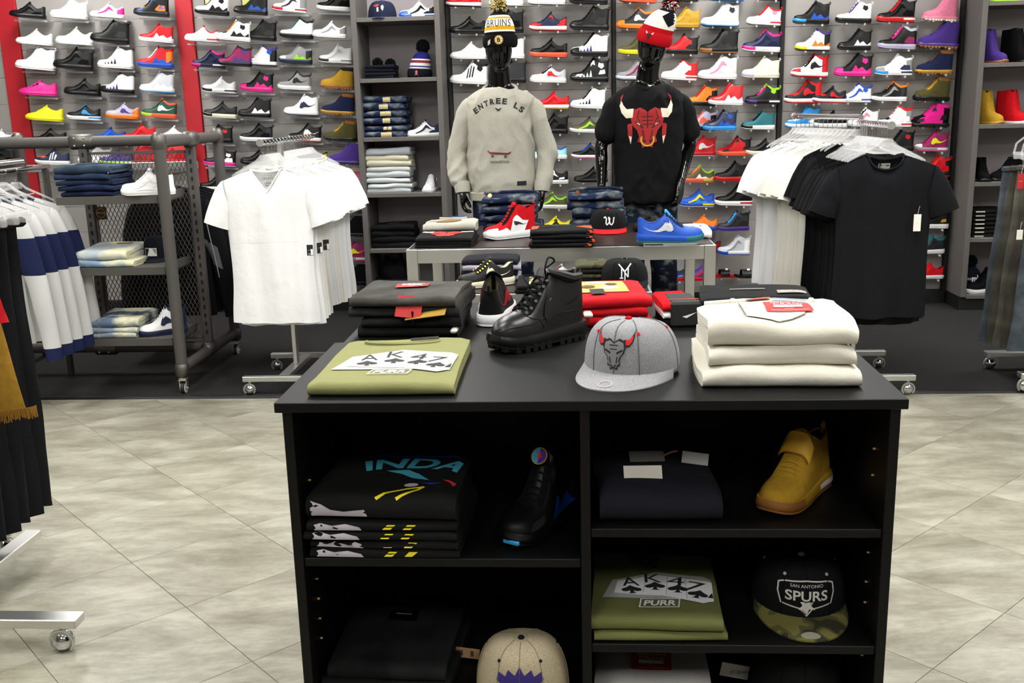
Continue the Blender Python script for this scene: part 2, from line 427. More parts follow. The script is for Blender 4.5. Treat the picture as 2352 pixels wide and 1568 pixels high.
tee_stand(-1.70, 5.78, 'steel rolling rack holding white T-shirts left of the counter', [(-1.72, 5.5, 1.425, -1.72, 6.62, 1.425)], (5.5, 6.05), 5.8)
tee_stand(1.56, 5.75, 'steel rolling rack of white and black T-shirts right of the mannequins', [(1.545, 5.22, 1.445, 1.545, 5.75, 1.445), (1.325, 6.45, 1.478, 1.54, 5.752, 1.478)], (5.42, 5.97), 5.76, .25)

# pipe rack with mesh centre on the left
PX = -2.3; PR = .033; PZ = 1.44
PK = thing('pipe_rack', 'dark grey pipe rack on casters with wire mesh panel and three shelves', 'clothes rack', (PX, 6.0, 0))
def pipe(pts, name='pipe', r=PR, mat=PIPE): return MB().tube([(a-PX, b-6.0, c) for a, b, c in pts], r, 16).build(name, mat, PK)
LX = -3.62
pipe([(LX, 6.0, PZ), (PX, 6.0, PZ)], 'top_pipe'); pipe([(LX, 6.0, .175), (PX, 6.0, .175)], 'bottom_pipe')
for x in (PX, LX):
    pipe([(x, 5.54, PZ), (x, 6.47, PZ)], 'top_pipe'); pipe([(x, 5.54, .155), (x, 6.47, .155)], 'bottom_pipe')
    pipe([(x, 5.54, .11), (x, 5.54, PZ)], 'upright'); pipe([(x, 6.47, .11), (x, 6.47, PZ)], 'upright')
def fitting(x, y, z, axis):
    a = .05; e = {'x': (.085, .042, .045), 'y': (.042, .07, .045), 'z': (.038, .038, .055)}[axis]
    o = MB().box(-e[0], e[0], -e[1], e[1], -e[2], e[2], bev=.024).build('pipe_fitting', CASTM, PK, .9)
    o.location = (x-PX, y-6.0, z); 
    if axis == 'x':
        for dx in (-.03, .03):
            for dz in (-.022, .022): MB().lathe([(.0055, 0), (.0055, .004), (.003, .006)], 8, mat=Matrix.Translation((dx, -.042, dz)) @ Matrix.Rotation(PI/2, 4, 'X')).build('bolt', STEEL, o)
    return o
fitting(-2.96, 6.0, PZ, 'x'); fitting(-2.96, 6.0, .175, 'x'); fitting(PX, 6.0, PZ, 'y'); fitting(PX, 6.0, .165, 'y')
for x in (PX, LX):
    for y in (5.54, 6.47): fitting(x, y, PZ, 'z'); fitting(x, y, .145, 'z')
for x in (PX, -2.955):
    m = MB().box(-.025, .025, -.02, .02, .2, PZ-.04, bev=.003)
    o = m.build('slotted_upright', PIPE, PK, .5); o.location = (x-PX, -.005, 0)
    sl = MB()
    for k in range(22): sl.box(-.006, .006, -.0225, -.0195, .26+k*.052, .285+k*.052)
    sl.build('slot', M('060606', 'paint'), o, 0)['kind'] = 'stuff'
def wheel_caster(x, y):
    m = MB(); R = Matrix.Translation((x, y, .038)) @ Matrix.Rotation(PI/2, 4, 'Y')
    m.lathe([(.012, -.013), (.03, -.013), (.03, .013), (.012, .013)], 20, 1, R); m.lathe([(.03, -.012), (.036, -.009), (.036, .009), (.03, .012)], 20, 0, R)
    o = m.build('caster_wheel', [RUBBER, M('c9c4b4', 'plas')], PK)
    f = MB().box(x-.022, x-.017, y-.012, y+.014, .03, .085).box(x+.017, x+.022, y-.012, y+.014, .03, .085).box(x-.022, x+.022, y-.02, y+.02, .083, .092)
    f.tube([(x-.026, y, .038), (x+.026, y, .038)], .005, 8).tube([(x, y, .09), (x, y, .12)], .028, 14); f.build('caster_fork', STEEL, o)
for x in (0, LX-PX):
    for y in (-.46, .47): wheel_caster(x, y)
mm = MB(); X0, X1, Z0, Z1 = -2.925-PX, -2.33-PX, .23, 1.37
wd, pitch, sl = .0022, .026, 2.0
def clip(x0, z0, dx, dz):
    t0, t1 = 0, 9
    for p, d, lo, hi in ((x0, dx, X0, X1), (z0, dz, Z0, Z1)):
        a, b = (lo-p)/d, (hi-p)/d
        if a > b: a, b = b, a
        t0, t1 = max(t0, a), min(t1, b)
    return (t0, t1) if t1 > t0+.01 else None
for s_ in (1, -1):
    for k in range(-30, 60):
        x0 = X0+k*pitch if s_ > 0 else X1-k*pitch
        c = clip(x0, Z0, s_*.45, .9)
        if c: mm.tube([(x0+s_*.45*c[0], s_*.0015, Z0+.9*c[0]), (x0+s_*.45*c[1], s_*.0015, Z0+.9*c[1])], wd, 4, cap=False)
for z in (Z0, Z1): mm.box(X0, X1, -.008, .008, z-.008, z+.008)
for x in (X0, X1): mm.box(x-.008, x+.008, -.008, .008, Z0, Z1)
mm.build('mesh_panel', PIPE, PK)
PSZ = tuple(at(240, y, Y=5.585).z for y in (451, 615, 778))
for z in PSZ:
    m = MB().box(-2.95-PX, -2.36-PX, -.41, -.03, z-.006, z, bev=.001).box(-2.95-PX, -2.36-PX, -.415, -.409, z-.045, z, bev=.001)
    m.box(-2.95-PX, -2.945-PX, -.409, -.03, z-.045, z-.006).box(-2.365-PX, -2.36-PX, -.409, -.03, z-.045, z-.006)
    o = m.build('shelf', PIPE, PK, .5)
    MB().box(-2.359-PX, -2.355-PX, -.4, -.03, z-.035, z+.01).build('shelf_bracket', PIPE, o, 0)
# ------------------------------------------------------------------ shoes
CC = dict(w='f0f0ee', k='070708', g='8b8b8c', d='232326', s='c2c5ca', r='c4121b', n='1c2341', b='1c4fb4', B='2a8fd6', c='93d2e0', t='1f6a70', G='1c4836',
          L='93d92a', y='e6da14', Y='b28a28', o='ee7a1c', O='ee5c3c', p='dd1f86', P='e27f9c', m='86144f', v='46307c', V='b1aac6', e='e6dfc6', z='4d4a28', u='8d5c2c', R='7a0f14')
CN = dict(w='white', k='black', g='grey', d='charcoal', s='silver', r='red', n='navy', b='blue', B='sky blue', c='pale blue', t='teal', G='green', L='lime',
          y='yellow', Y='wheat tan', o='orange', O='coral', p='hot pink', P='pink', m='magenta', v='purple', V='lilac', e='cream', z='olive', u='gum', R='maroon')
SN = dict(low='low-top sneaker', mid='mid-top sneaker', high='high-top sneaker', run='running shoe', boot='lace-up work boot', duck='duck boot', ugg='tall pull-on boot', skate='strap-over sneaker', slide='slide sandal', hike='hiking boot')
def interp(K, s):
    for i in range(len(K)-1):
        if s <= K[i+1][0]:
            p0 = K[max(i-1, 0)]; p1 = K[i]; p2 = K[i+1]; p3 = K[min(i+2, len(K)-1)]
            t = (s-p1[0])/max(1e-6, p2[0]-p1[0]); h = p2[0]-p1[0]
            m1 = (p2[1]-p0[1])/max(1e-6, p2[0]-p0[0])*h; m2 = (p3[1]-p1[1])/max(1e-6, p3[0]-p1[0])*h
            return (2*t**3-3*t*t+1)*p1[1]+(t**3-2*t*t+t)*m1+(-2*t**3+3*t*t)*p2[1]+(t**3-t*t)*m2
    return K[-1][1]
SL = .29
STY = {
 'low': dict(H=[(0,.045),(.03,.057),(.1,.064),(.2,.067),(.3,.074),(.42,.096),(.52,.124),(.57,.133),(.63,.112),(.73,.09),(.84,.088),(.93,.106),(1,.108)], s0=.55, st=.03, tg=.016),
 'run': dict(H=[(0,.038),(.03,.048),(.1,.055),(.2,.059),(.3,.068),(.42,.09),(.52,.117),(.57,.126),(.64,.106),(.75,.085),(.86,.086),(.95,.104),(1,.1)], s0=.55, st=.026, tg=.014),
 'mid': dict(H=[(0,.046),(.03,.058),(.1,.065),(.2,.069),(.3,.077),(.42,.103),(.52,.14),(.58,.158),(.66,.149),(.78,.13),(.9,.136),(1,.14)], s0=.56, st=.032, tg=.018),
 'high': dict(H=[(0,.046),(.03,.058),(.1,.065),(.2,.069),(.3,.078),(.41,.105),(.51,.147),(.58,.171),(.68,.168),(.8,.152),(.91,.16),(1,.16)], s0=.57, st=.032, tg=.016),
 'boot': dict(H=[(0,.052),(.05,.066),(.15,.077),(.3,.088),(.43,.112),(.54,.158),(.6,.18),(.75,.183),(1,.18)], s0=.53, st=.03, tg=.012),
 'duck': dict(H=[(0,.045),(.05,.06),(.15,.072),(.3,.088),(.43,.115),(.55,.155),(.64,.168),(.8,.165),(1,.16)], s0=.55, st=.024, tg=.012),
 'ugg': dict(H=[(0,.05),(.05,.068),(.15,.082),(.28,.094),(.36,.118),(.4,.17),(.435,.25),(.7,.252),(1,.25)], s0=.435, st=.022, tg=0),
 'hike': dict(H=[(0,.05),(.04,.066),(.12,.08),(.24,.088),(.34,.1),(.45,.136),(.55,.176),(.61,.19),(.7,.184),(.82,.172),(.92,.174),(1,.18)], s0=.55, st=.034, tg=.022),
 'skate': dict(H=[(0,.038),(.05,.048),(.15,.057),(.3,.072),(.45,.098),(.56,.118),(.63,.106),(.74,.09),(.85,.09),(.94,.106),(1,.105)], s0=.55, st=.026, tg=.012),
}
def hw(s):           # half width of the last
    if s < .3: return .05*math.sqrt(max(0, 1-((.3-s)/.3)**2.3))
    if s > .86: return .0375*math.sqrt(max(0, 1-((s-.86)/.14)**2))
    return interp([(.28,.0499),(.4,.048),(.55,.042),(.7,.038),(.86,.0375)], s)
def zbot(s): return .012*max(0, (.2-s)/.2)**2
class Last:
    def __init__(q, style, N=22):
        q.d = STY[style]; q.style = style; q.N = N; q.s0 = q.d['s0']
    def zs(q, s): return zbot(s)+q.d['st']*(.8+.35*s)*(.8 if q.style in ('boot', 'duck') else 1)
    def rim(q, s):
        if s <= q.s0: return 0
        k = .62 if q.style not in ('boot', 'ugg', 'hike', 'duck') else (.7 if q.style == 'hike' else 1.12 if q.style == 'ugg' else .82)
        f = min(1, (s-q.s0)/.13)
        return hw(s)*k*math.sqrt(max(0, 1-(1-f)**2))
    def pt(q, s, t, side=-1):
        w = hw(s); r = q.rim(s); H = interp(q.d['H'], s); z0 = q.zs(s)-.004
        a = t*PI/2
        if r > 0:
            k = min(1, (s-q.s0)/.13)
            y1 = w*math.cos(a)**.75; 
            b = 1-t; yb = r+(w-r)*b*b+.004*math.sin(PI*t); y = y1*(1-k)+yb*k if k < 1 else yb
            z = z0+(H-z0)*((1-k)*math.sin(a)**.9+k*t)
        else: y = w*math.cos(a)**.75; z = z0+(H-z0)*math.sin(a)**.9
        return Vector((-SL/2+s*SL, side*y, z))
MESH = {}
def ss(N): return [.5-.5*math.cos(PI*i/N)*1 for i in range(N+1)]
def shoe_meshes(style, hero=False):
    key = (style, hero)
    if key in MESH: return MESH[key]
    q = Last(style); N = 44 if hero else 24; K = 10 if hero else 7; out = {}
    S_ = [(.5*(i/N)+.5*(.5-.5*math.cos(PI*i/N))) for i in range(N+1)]
    m = MB(); 
    for side in (-1, 1):
        rows = []
        for s in S_:
            row = [q.pt(s, k/(K-1), side) for k in range(K)]
            r = q.rim(s); H = interp(q.d['H'], s); x = row[0].x
            if r > .002: row += [Vector((x, side*(r*.72), H-.002)), Vector((x, side*r*.66, max(.05, H-.04))), Vector((x, 0, max(.045, H-.06)))]
            else: row += [Vector((x, 0, H))]*3
            rows.append(row)
        for i in range(N):
            s = (S_[i]+S_[i+1])/2
            for k in range(K+2):
                t = k/(K-1); mi = 0
                if k >= K and s > q.s0: mi = 4
                elif k == K-1 and s > q.s0: mi = 3
                elif s > q.s0+.06 and t > .72: mi = 3
                elif s > .8 and t < .7: mi = 2
                elif s < .2 and t < .55: mi = 1
                elif s < .34 and t >= .45 and s > .05: mi = 5
                m.add([rows[i][k], rows[i+1][k], rows[i+1][k+1], rows[i][k+1]], [(0, 1, 2, 3)], mi)
    out['upper'] = m.mesh('upper', [None]*6, .9, merge=.0004)
    # midsole: outline ring
    m = MB(); pts = []
    ring = [(s, -1) for s in S_]+[(s, 1) for s in S_[-2:0:-1]]
    big = .004 if style not in ('boot', 'hike', 'duck') else .007
    lv = [(0.25, .000), (.45, .003), (.8, .002), (1.0, 0)]
    def sp(s, sd, f, g):
        w = hw(s); z = zbot(s)+(q.zs(s)+.004-zbot(s))*f
        x = -SL/2+s*SL; n = big+g
        ex = (-n if s < .02 else (n if s > .98 else (-n*max(0, 1-s/.3) if s < .3 else n*max(0, (s-.86)/.14) if s > .86 else 0)))
        return (x+ex, sd*(w+n*(1 if .02 < s < .98 else 0)), z)
    nR = len(ring)
    for f, g in lv: pts += [sp(s, sd, f, g) for s, sd in ring]
    fs = []; ms = []
    for l in range(len(lv)-1):
        for i in range(nR):
            j = (i+1) % nR; fs.append((l*nR+i, l*nR+j, (l+1)*nR+j, (l+1)*nR+i)); s = ring[i][0]
            ms.append(1 if s < .27 else (2 if s > .62 and l == 1 else 0))
    fs += [tuple(range(nR)), tuple((len(lv)-1)*nR+i for i in range(nR))]; ms += [0, 0]
    m.add(pts, fs); m.m = ms
    out['midsole'] = m.mesh('midsole', [None]*3, .8)
    m = MB(); pts = []
    for f, g in ((0, -.004), (.08, .001), (.25, .001)): pts += [sp(s, sd, f, g) for s, sd in ring]
    fs = []
    for l in range(2):
        for i in range(nR):
            j = (i+1) % nR; fs.append((l*nR+i, l*nR+j, (l+1)*nR+j, (l+1)*nR+i))
    fs += [tuple(range(nR))]
    m.add(pts, fs)
    if style in ('boot', 'hike', 'duck'):
        for s in [.06+.085*i for i in range(11)]:
            if .5 < s < .6: continue
            for sd in (-1, 1):
                w = hw(s)+big; x = -SL/2+s*SL; z = zbot(s)
                m.box(x-.008, x+.008, min(sd*w*1.03, sd*w*.5), max(sd*w*1.03, sd*w*.5), z-.007, z+.012)
    out['outsole'] = m.mesh('outsole', [None], .8)
    # tongue
    tg = q.d['tg']
    if tg:
        m = MB(); s0 = q.s0; ht = interp(q.d['H'], s0)
        def tf(u, v):
            s = s0-.15+u*.2; y = (v-.5)*2*.022*(.8+.2*u)
            z = interp(q.d['H'], s0-.15)+(ht+tg-interp(q.d['H'], s0-.15))*u**1.1
            return (-SL/2+(s0-.16+u*.17)*SL, y, z-.012*(2*v-1)**2)
        m.grid(tf, 7, 5); m.grid(lambda u, v: tuple(Vector(tf(u, v))+Vector((.008, 0, -.002))), 7, 5)
        top = [tf(1, v/4) for v in range(5)]; back = [tuple(Vector(p)+Vector((.008, 0, -.002))) for p in top]
        m.add(top+back, [(i, i+1, i+6, i+5) for i in range(4)])
        out['tongue'] = m.mesh('tongue', [None], .9)
        m = MB(); nl = 7 if hero else 5
        for i in range(nl):
            s = s0-.235+.22*i/(nl-1)
            a = q.pt(s, .72, -1); b = q.pt(s+.01, .72, 1); c = q.pt(s, 1.0, -1)
            z = .008 if i > 1 else .004
            m.tube([a+Vector((0, -.001, .002)), Vector((c.x, -.008, c.z+z*.5)), Vector((c.x, .008, c.z+z*.5)), b+Vector((0, .001, .002))], .0032 if not hero else .0028, 5)
        out['laces'] = m.mesh('laces', [None], .9)
    # heel tab
    m = MB(); h = interp(q.d['H'], 1.0)
    m.tube([(SL/2-.006, 0, h-.012), (SL/2+.006, 0, h+.002), (SL/2+.003, 0, h+.014), (SL/2-.008, 0, h+.008)], .0045, 6)
    out['heel_tab'] = m.mesh('heel_tab', [None], .9)
    MESH[key] = out; return out
def sd_decal(q, polys, name, side=-1, off=.0018):
    m = MB()
    for poly in polys:
        bm = bmesh.new(); vs = [bm.verts.new((a, b, 0)) for a, b in poly]; bm.faces.new(vs); bmesh.ops.triangulate(bm, faces=bm.faces)
        for it in range(3):
            es = [e for e in bm.edges if e.calc_length() > .07]
            if not es: break
            bmesh.ops.subdivide_edges(bm, edges=es, cuts=1); bmesh.ops.triangulate(bm, faces=[f for f in bm.faces if len(f.verts) > 3])
        pv = []
        for v in bm.verts:
            s, t = v.co.x, min(.98, max(0, v.co.y)); p = q.pt(s, t, side)
            nr = (q.pt(s+.01, t, side)-q.pt(s-.01, t, side)).cross(q.pt(s, t+.01, side)-q.pt(s, t-.01, side)).normalized()
            if nr.y*side < 0: nr = -nr
            pv.append(p+nr*off)
        bm.verts.index_update(); m.add(pv, [tuple(v.index for v in f.verts) for f in bm.faces]); bm.free()
    return m.mesh(name, [None], .9)
MARK = {
 'S': [[(.45, .26), (.48, .17), (.53, .14), (.6, .19), (.75, .36), (.94, .6), (.75, .43), (.63, .33), (.56, .3), (.525, .33), (.51, .42), (.52, .52), (.47, .4)]],
 'T': [[(a, .1), (a+.035, .1), (a+.085, .6), (a+.05, .6)] for a in (.42, .49, .56)],
 'P': [[(.7, .62), (.8, .55), (.86, .68), (.84, .88), (.72, .86)]],
 'Z': [[(a, .02), (a+.08, .02), (a+.04, .3)] for a in (.2, .29, .38, .47)],
 'W': [[(.4, .02), (.52, .28), (.6, .1), (.72, .34), (.84, .1), (.96, .3), (.97, .02)]],
 'V': [[(.25, .1), (.5, .2), (.72, .55), (.64, .6), (.44, .34), (.25, .22)]],
 'D': [[(.36, .55), (.43, .5), (.43, .97), (.36, .97)], [(.46, .5), (.53, .45), (.53, .97), (.46, .97)]],
 'Q': [[(.1, .12), (.3, .2), (.3, .4), (.16, .42)], [(.5, .5), (.62, .5), (.6, .75), (.54, .78)], [(.72, .2), (.9, .25), (.88, .5), (.76, .45)]],
 'E': [[(.29, .66), (.33, .58), (.42, .62), (.5, .66), (.56, .66), (.58, .82), (.54, .93), (.44, .86), (.34, .84)]],
 'H': [[(.62, .1), (.74, .5), (.9, .46), (.92, .1)]],
}
DCAL = {}
def shoe_parts(t, spec, hero=False, both=True):
    """spec: 'style main key=colour ...' keys: s sole, f sole front, a sole rear window, o outsole, t toe, v vamp, h heel, c collar, l lining, x laces, g tongue, b tab, mS.. marks"""
    tk = spec.split(); style = tk[0]; main = tk[1]; kv = dict(x.split('=') for x in tk[2:])
    fk = kv.get('mat', 'lea' if style not in ('boot', 'ugg', 'duck') else 'suede')
    def C(k, d, kind=None): return M(CC[kv.get(k, d)], kind or fk)
    me = shoe_meshes(style, hero)
    up = inst('upper', me['upper'], t, [C('_', main), C('t', main), C('h', main), C('c', main), C('l', kv.get('c', 'd')), C('v', main)])
    so = kv.get('s', main)
    inst('midsole', me['midsole'], t, [C('s', so, 'plas'), C('f', so, 'plas'), C('a', so, 'plas')])
    inst('outsole', me['outsole'], t, [C('o', so, 'plas')])
    if 'tongue' in me:
        inst('tongue', me['tongue'], t, [C('g', kv.get('c', main))]); inst('laces', me['laces'], t, [C('x', kv.get('g', main), 'fab')])
    if style in ('mid', 'high') or 'b' in kv: inst('heel_tab', me['heel_tab'], t, [C('b', kv.get('c', main))])
    for k in kv:
        if k[0] == 'm' and len(k) == 2:
            for side in ((-1, 1) if both else (-1,)):
                for pi, poly in enumerate(MARK[k[1]]):
                    dk = (style, k[1], side, pi); nm = 'side_panel' if k[1] not in 'ST' else 'side_stripe'
                    if dk not in DCAL: DCAL[dk] = sd_decal(Last(style), [poly], nm, side)
                    inst(nm, DCAL[dk], t, [M(CC[kv[k]], 'lea')])
    if not any(k[0] == 'm' and len(k) == 2 for k in kv) and style not in ('ugg', 'boot', 'duck', 'hike'): kv['mV'] = None; kv['mH'] = None
    for k in [k for k in ('mV', 'mH') if k in kv and kv[k] is None]:
        for side in (-1, 1):
            dk = (style, k[1], side, 0)
            if dk not in DCAL: DCAL[dk] = sd_decal(Last(style), MARK[k[1]], 'side_panel', side)
            inst('side_panel', DCAL[dk], t, [M(CC[main], 'suede')])
    if 'tongue' in me and style not in ('ugg',):
        for side in ((-1, 1) if both else (-1,)):
            dk = (style, 'E', side)
            if dk not in DCAL: DCAL[dk] = sd_decal(Last(style), MARK['E'], 'eyestay', side, .0024)
            inst('eyestay', DCAL[dk], t, [M(CC[kv.get('e', kv.get('x', main))], 'suede')])
def desc(spec):
    tk = spec.split(); kv = dict(x.split('=') for x in tk[2:] if '=' in x); cs = [tk[1]]
    for k in ('mS', 'mW', 'mZ', 'mV', 'mH', 'mP', 'mT', 'h', 's', 'f', 'v', 'c', 'o', 'x', 't', 'mQ', 'mD'):
        if k in kv and kv[k] not in cs and len(cs) < 2: cs.append(kv[k])
    return ' and '.join(CN[c] for c in cs)+' '+SN[tk[0]]
SHELFM = None
def slide_parts(t, c1, c2):
    m = MB(); pts = []; S_ = [i/16 for i in range(17)]; ring = [(s, -1) for s in S_]+[(s, 1) for s in S_[-2:0:-1]]; n = len(ring)
    for z in (0, .022): pts += [(-SL/2+s*SL, sd*(hw(s)+.002), z+zbot(s)) for s, sd in ring]
    m.add(pts, [(i, (i+1) % n, n+(i+1) % n, n+i) for i in range(n)]+[tuple(range(n)), tuple(range(n, 2*n))]); m.build('footbed', M(CC[c1], 'plas'), t)
    m = MB()
    def f(u, v): a = PI*v; s = .22+.3*u; return (-SL/2+s*SL, -math.cos(a)*(hw(s)+.006), .012+.062*math.sin(a)**.7)
    m.grid(f, 5, 13); m.grid(lambda u, v: (f(u, v)[0], f(u, v)[1]*.93, f(u, v)[2]*.94), 5, 13); m.build('strap', M(CC[c2], 'plas'), t)
    m = MB(); m.lathe([(.016, 0), (.016, .003)], 5, mat=Matrix.Translation((-.02, -.012, .073)) @ Matrix.Rotation(.5, 4, 'X')); m.build('emblem', WHITE, t)
# clear shoe supports: tilted acrylic shelves on the left walls, peg pairs on the right walls
am = MB().box(-.13, .13, -.1, 0, -.003, 0).box(-.13, .13, 0, .003, -.045, .02).box(-.13, .13, -.1, -.097, -.012, 0).mesh('shoe_shelf', [CLEAR], 0)
pm = MB()
for x in (-.07, .06):
    pm.tube([(x, .1, -.009), (x, -.045, -.009)], .005, 8)
    pm.lathe([(.0005, -.009), (.0065, -.0065), (.009, 0), (.0065, .0065), (.0005, .009)], 10, mat=Matrix.Translation((x, -.05, -.01)))
pm = pm.mesh('shoe_peg', [M('f4f4f4', 'clear')])
ORD = ['leftmost', 'second from left', 'third from left', 'fourth from left', 'fifth from left']
ROWN = ['top', 'second', 'third', 'fourth', 'fifth', 'sixth', 'seventh', 'eighth', 'ninth', 'tenth', 'eleventh', 'twelfth', 'thirteenth']
def wall_shoes(panel, rows, yaw, tilt, mount, Yc=7.845):
    for ri, row in enumerate(rows):
        row = sorted(row, key=lambda r: r[0])
        px_, py_ = -999, Yc
        for ci, (cx, yb, ln, spec) in enumerate(row):
            yy = Yc
            if cx-px_ < 78 and py_ == Yc: yy = Yc-.115
            px_, py_ = cx, yy
            p = at(cx, yb, Y=yy); dep = (p-Vector((0, 0, CAM_H))).dot(CF)
            L_ = ln*dep/FPX/math.cos(yaw); sc = max(.84, min(1.08, L_/SL/ (1.0)))
            place = ORD[ci] if len(row) > 1 else 'alone'
            lab = '%s, %s row, %s, %s' % (desc(spec), ROWN[ri], panel, place)
            nm = {'boot': 'work_boot', 'ugg': 'tall_boot', 'duck': 'duck_boot', 'run': 'running_shoe', 'slide': 'slide_sandal'}.get(spec.split()[0], 'sneaker')
            t = thing(nm, lab, {'boot': 'boot', 'duck': 'boot', 'slide': 'sandal'}.get(spec.split()[0], 'shoe'), p, 0, 'shoes on the '+panel, rot=(0, tilt+random.uniform(-.02, .02), yaw+random.uniform(-.08, .08)), scale=sc)
            if spec.startswith('slide'): slide_parts(t, *spec.split()[1:3])
            else: shoe_parts(t, spec)
            if mount == 'shelf':
                if yy != Yc: continue
                o = inst('shoe_shelf', am, wb); o.location = (p.x+.01, 7.947, p.z-.014); o.rotation_euler = (0, tilt*.6, 0)
            else:
                o = inst('shoe_peg', pm, wb); o.location = (p.x+.015, 7.85, p.z-.001); o.rotation_euler = (0, tilt, 0)
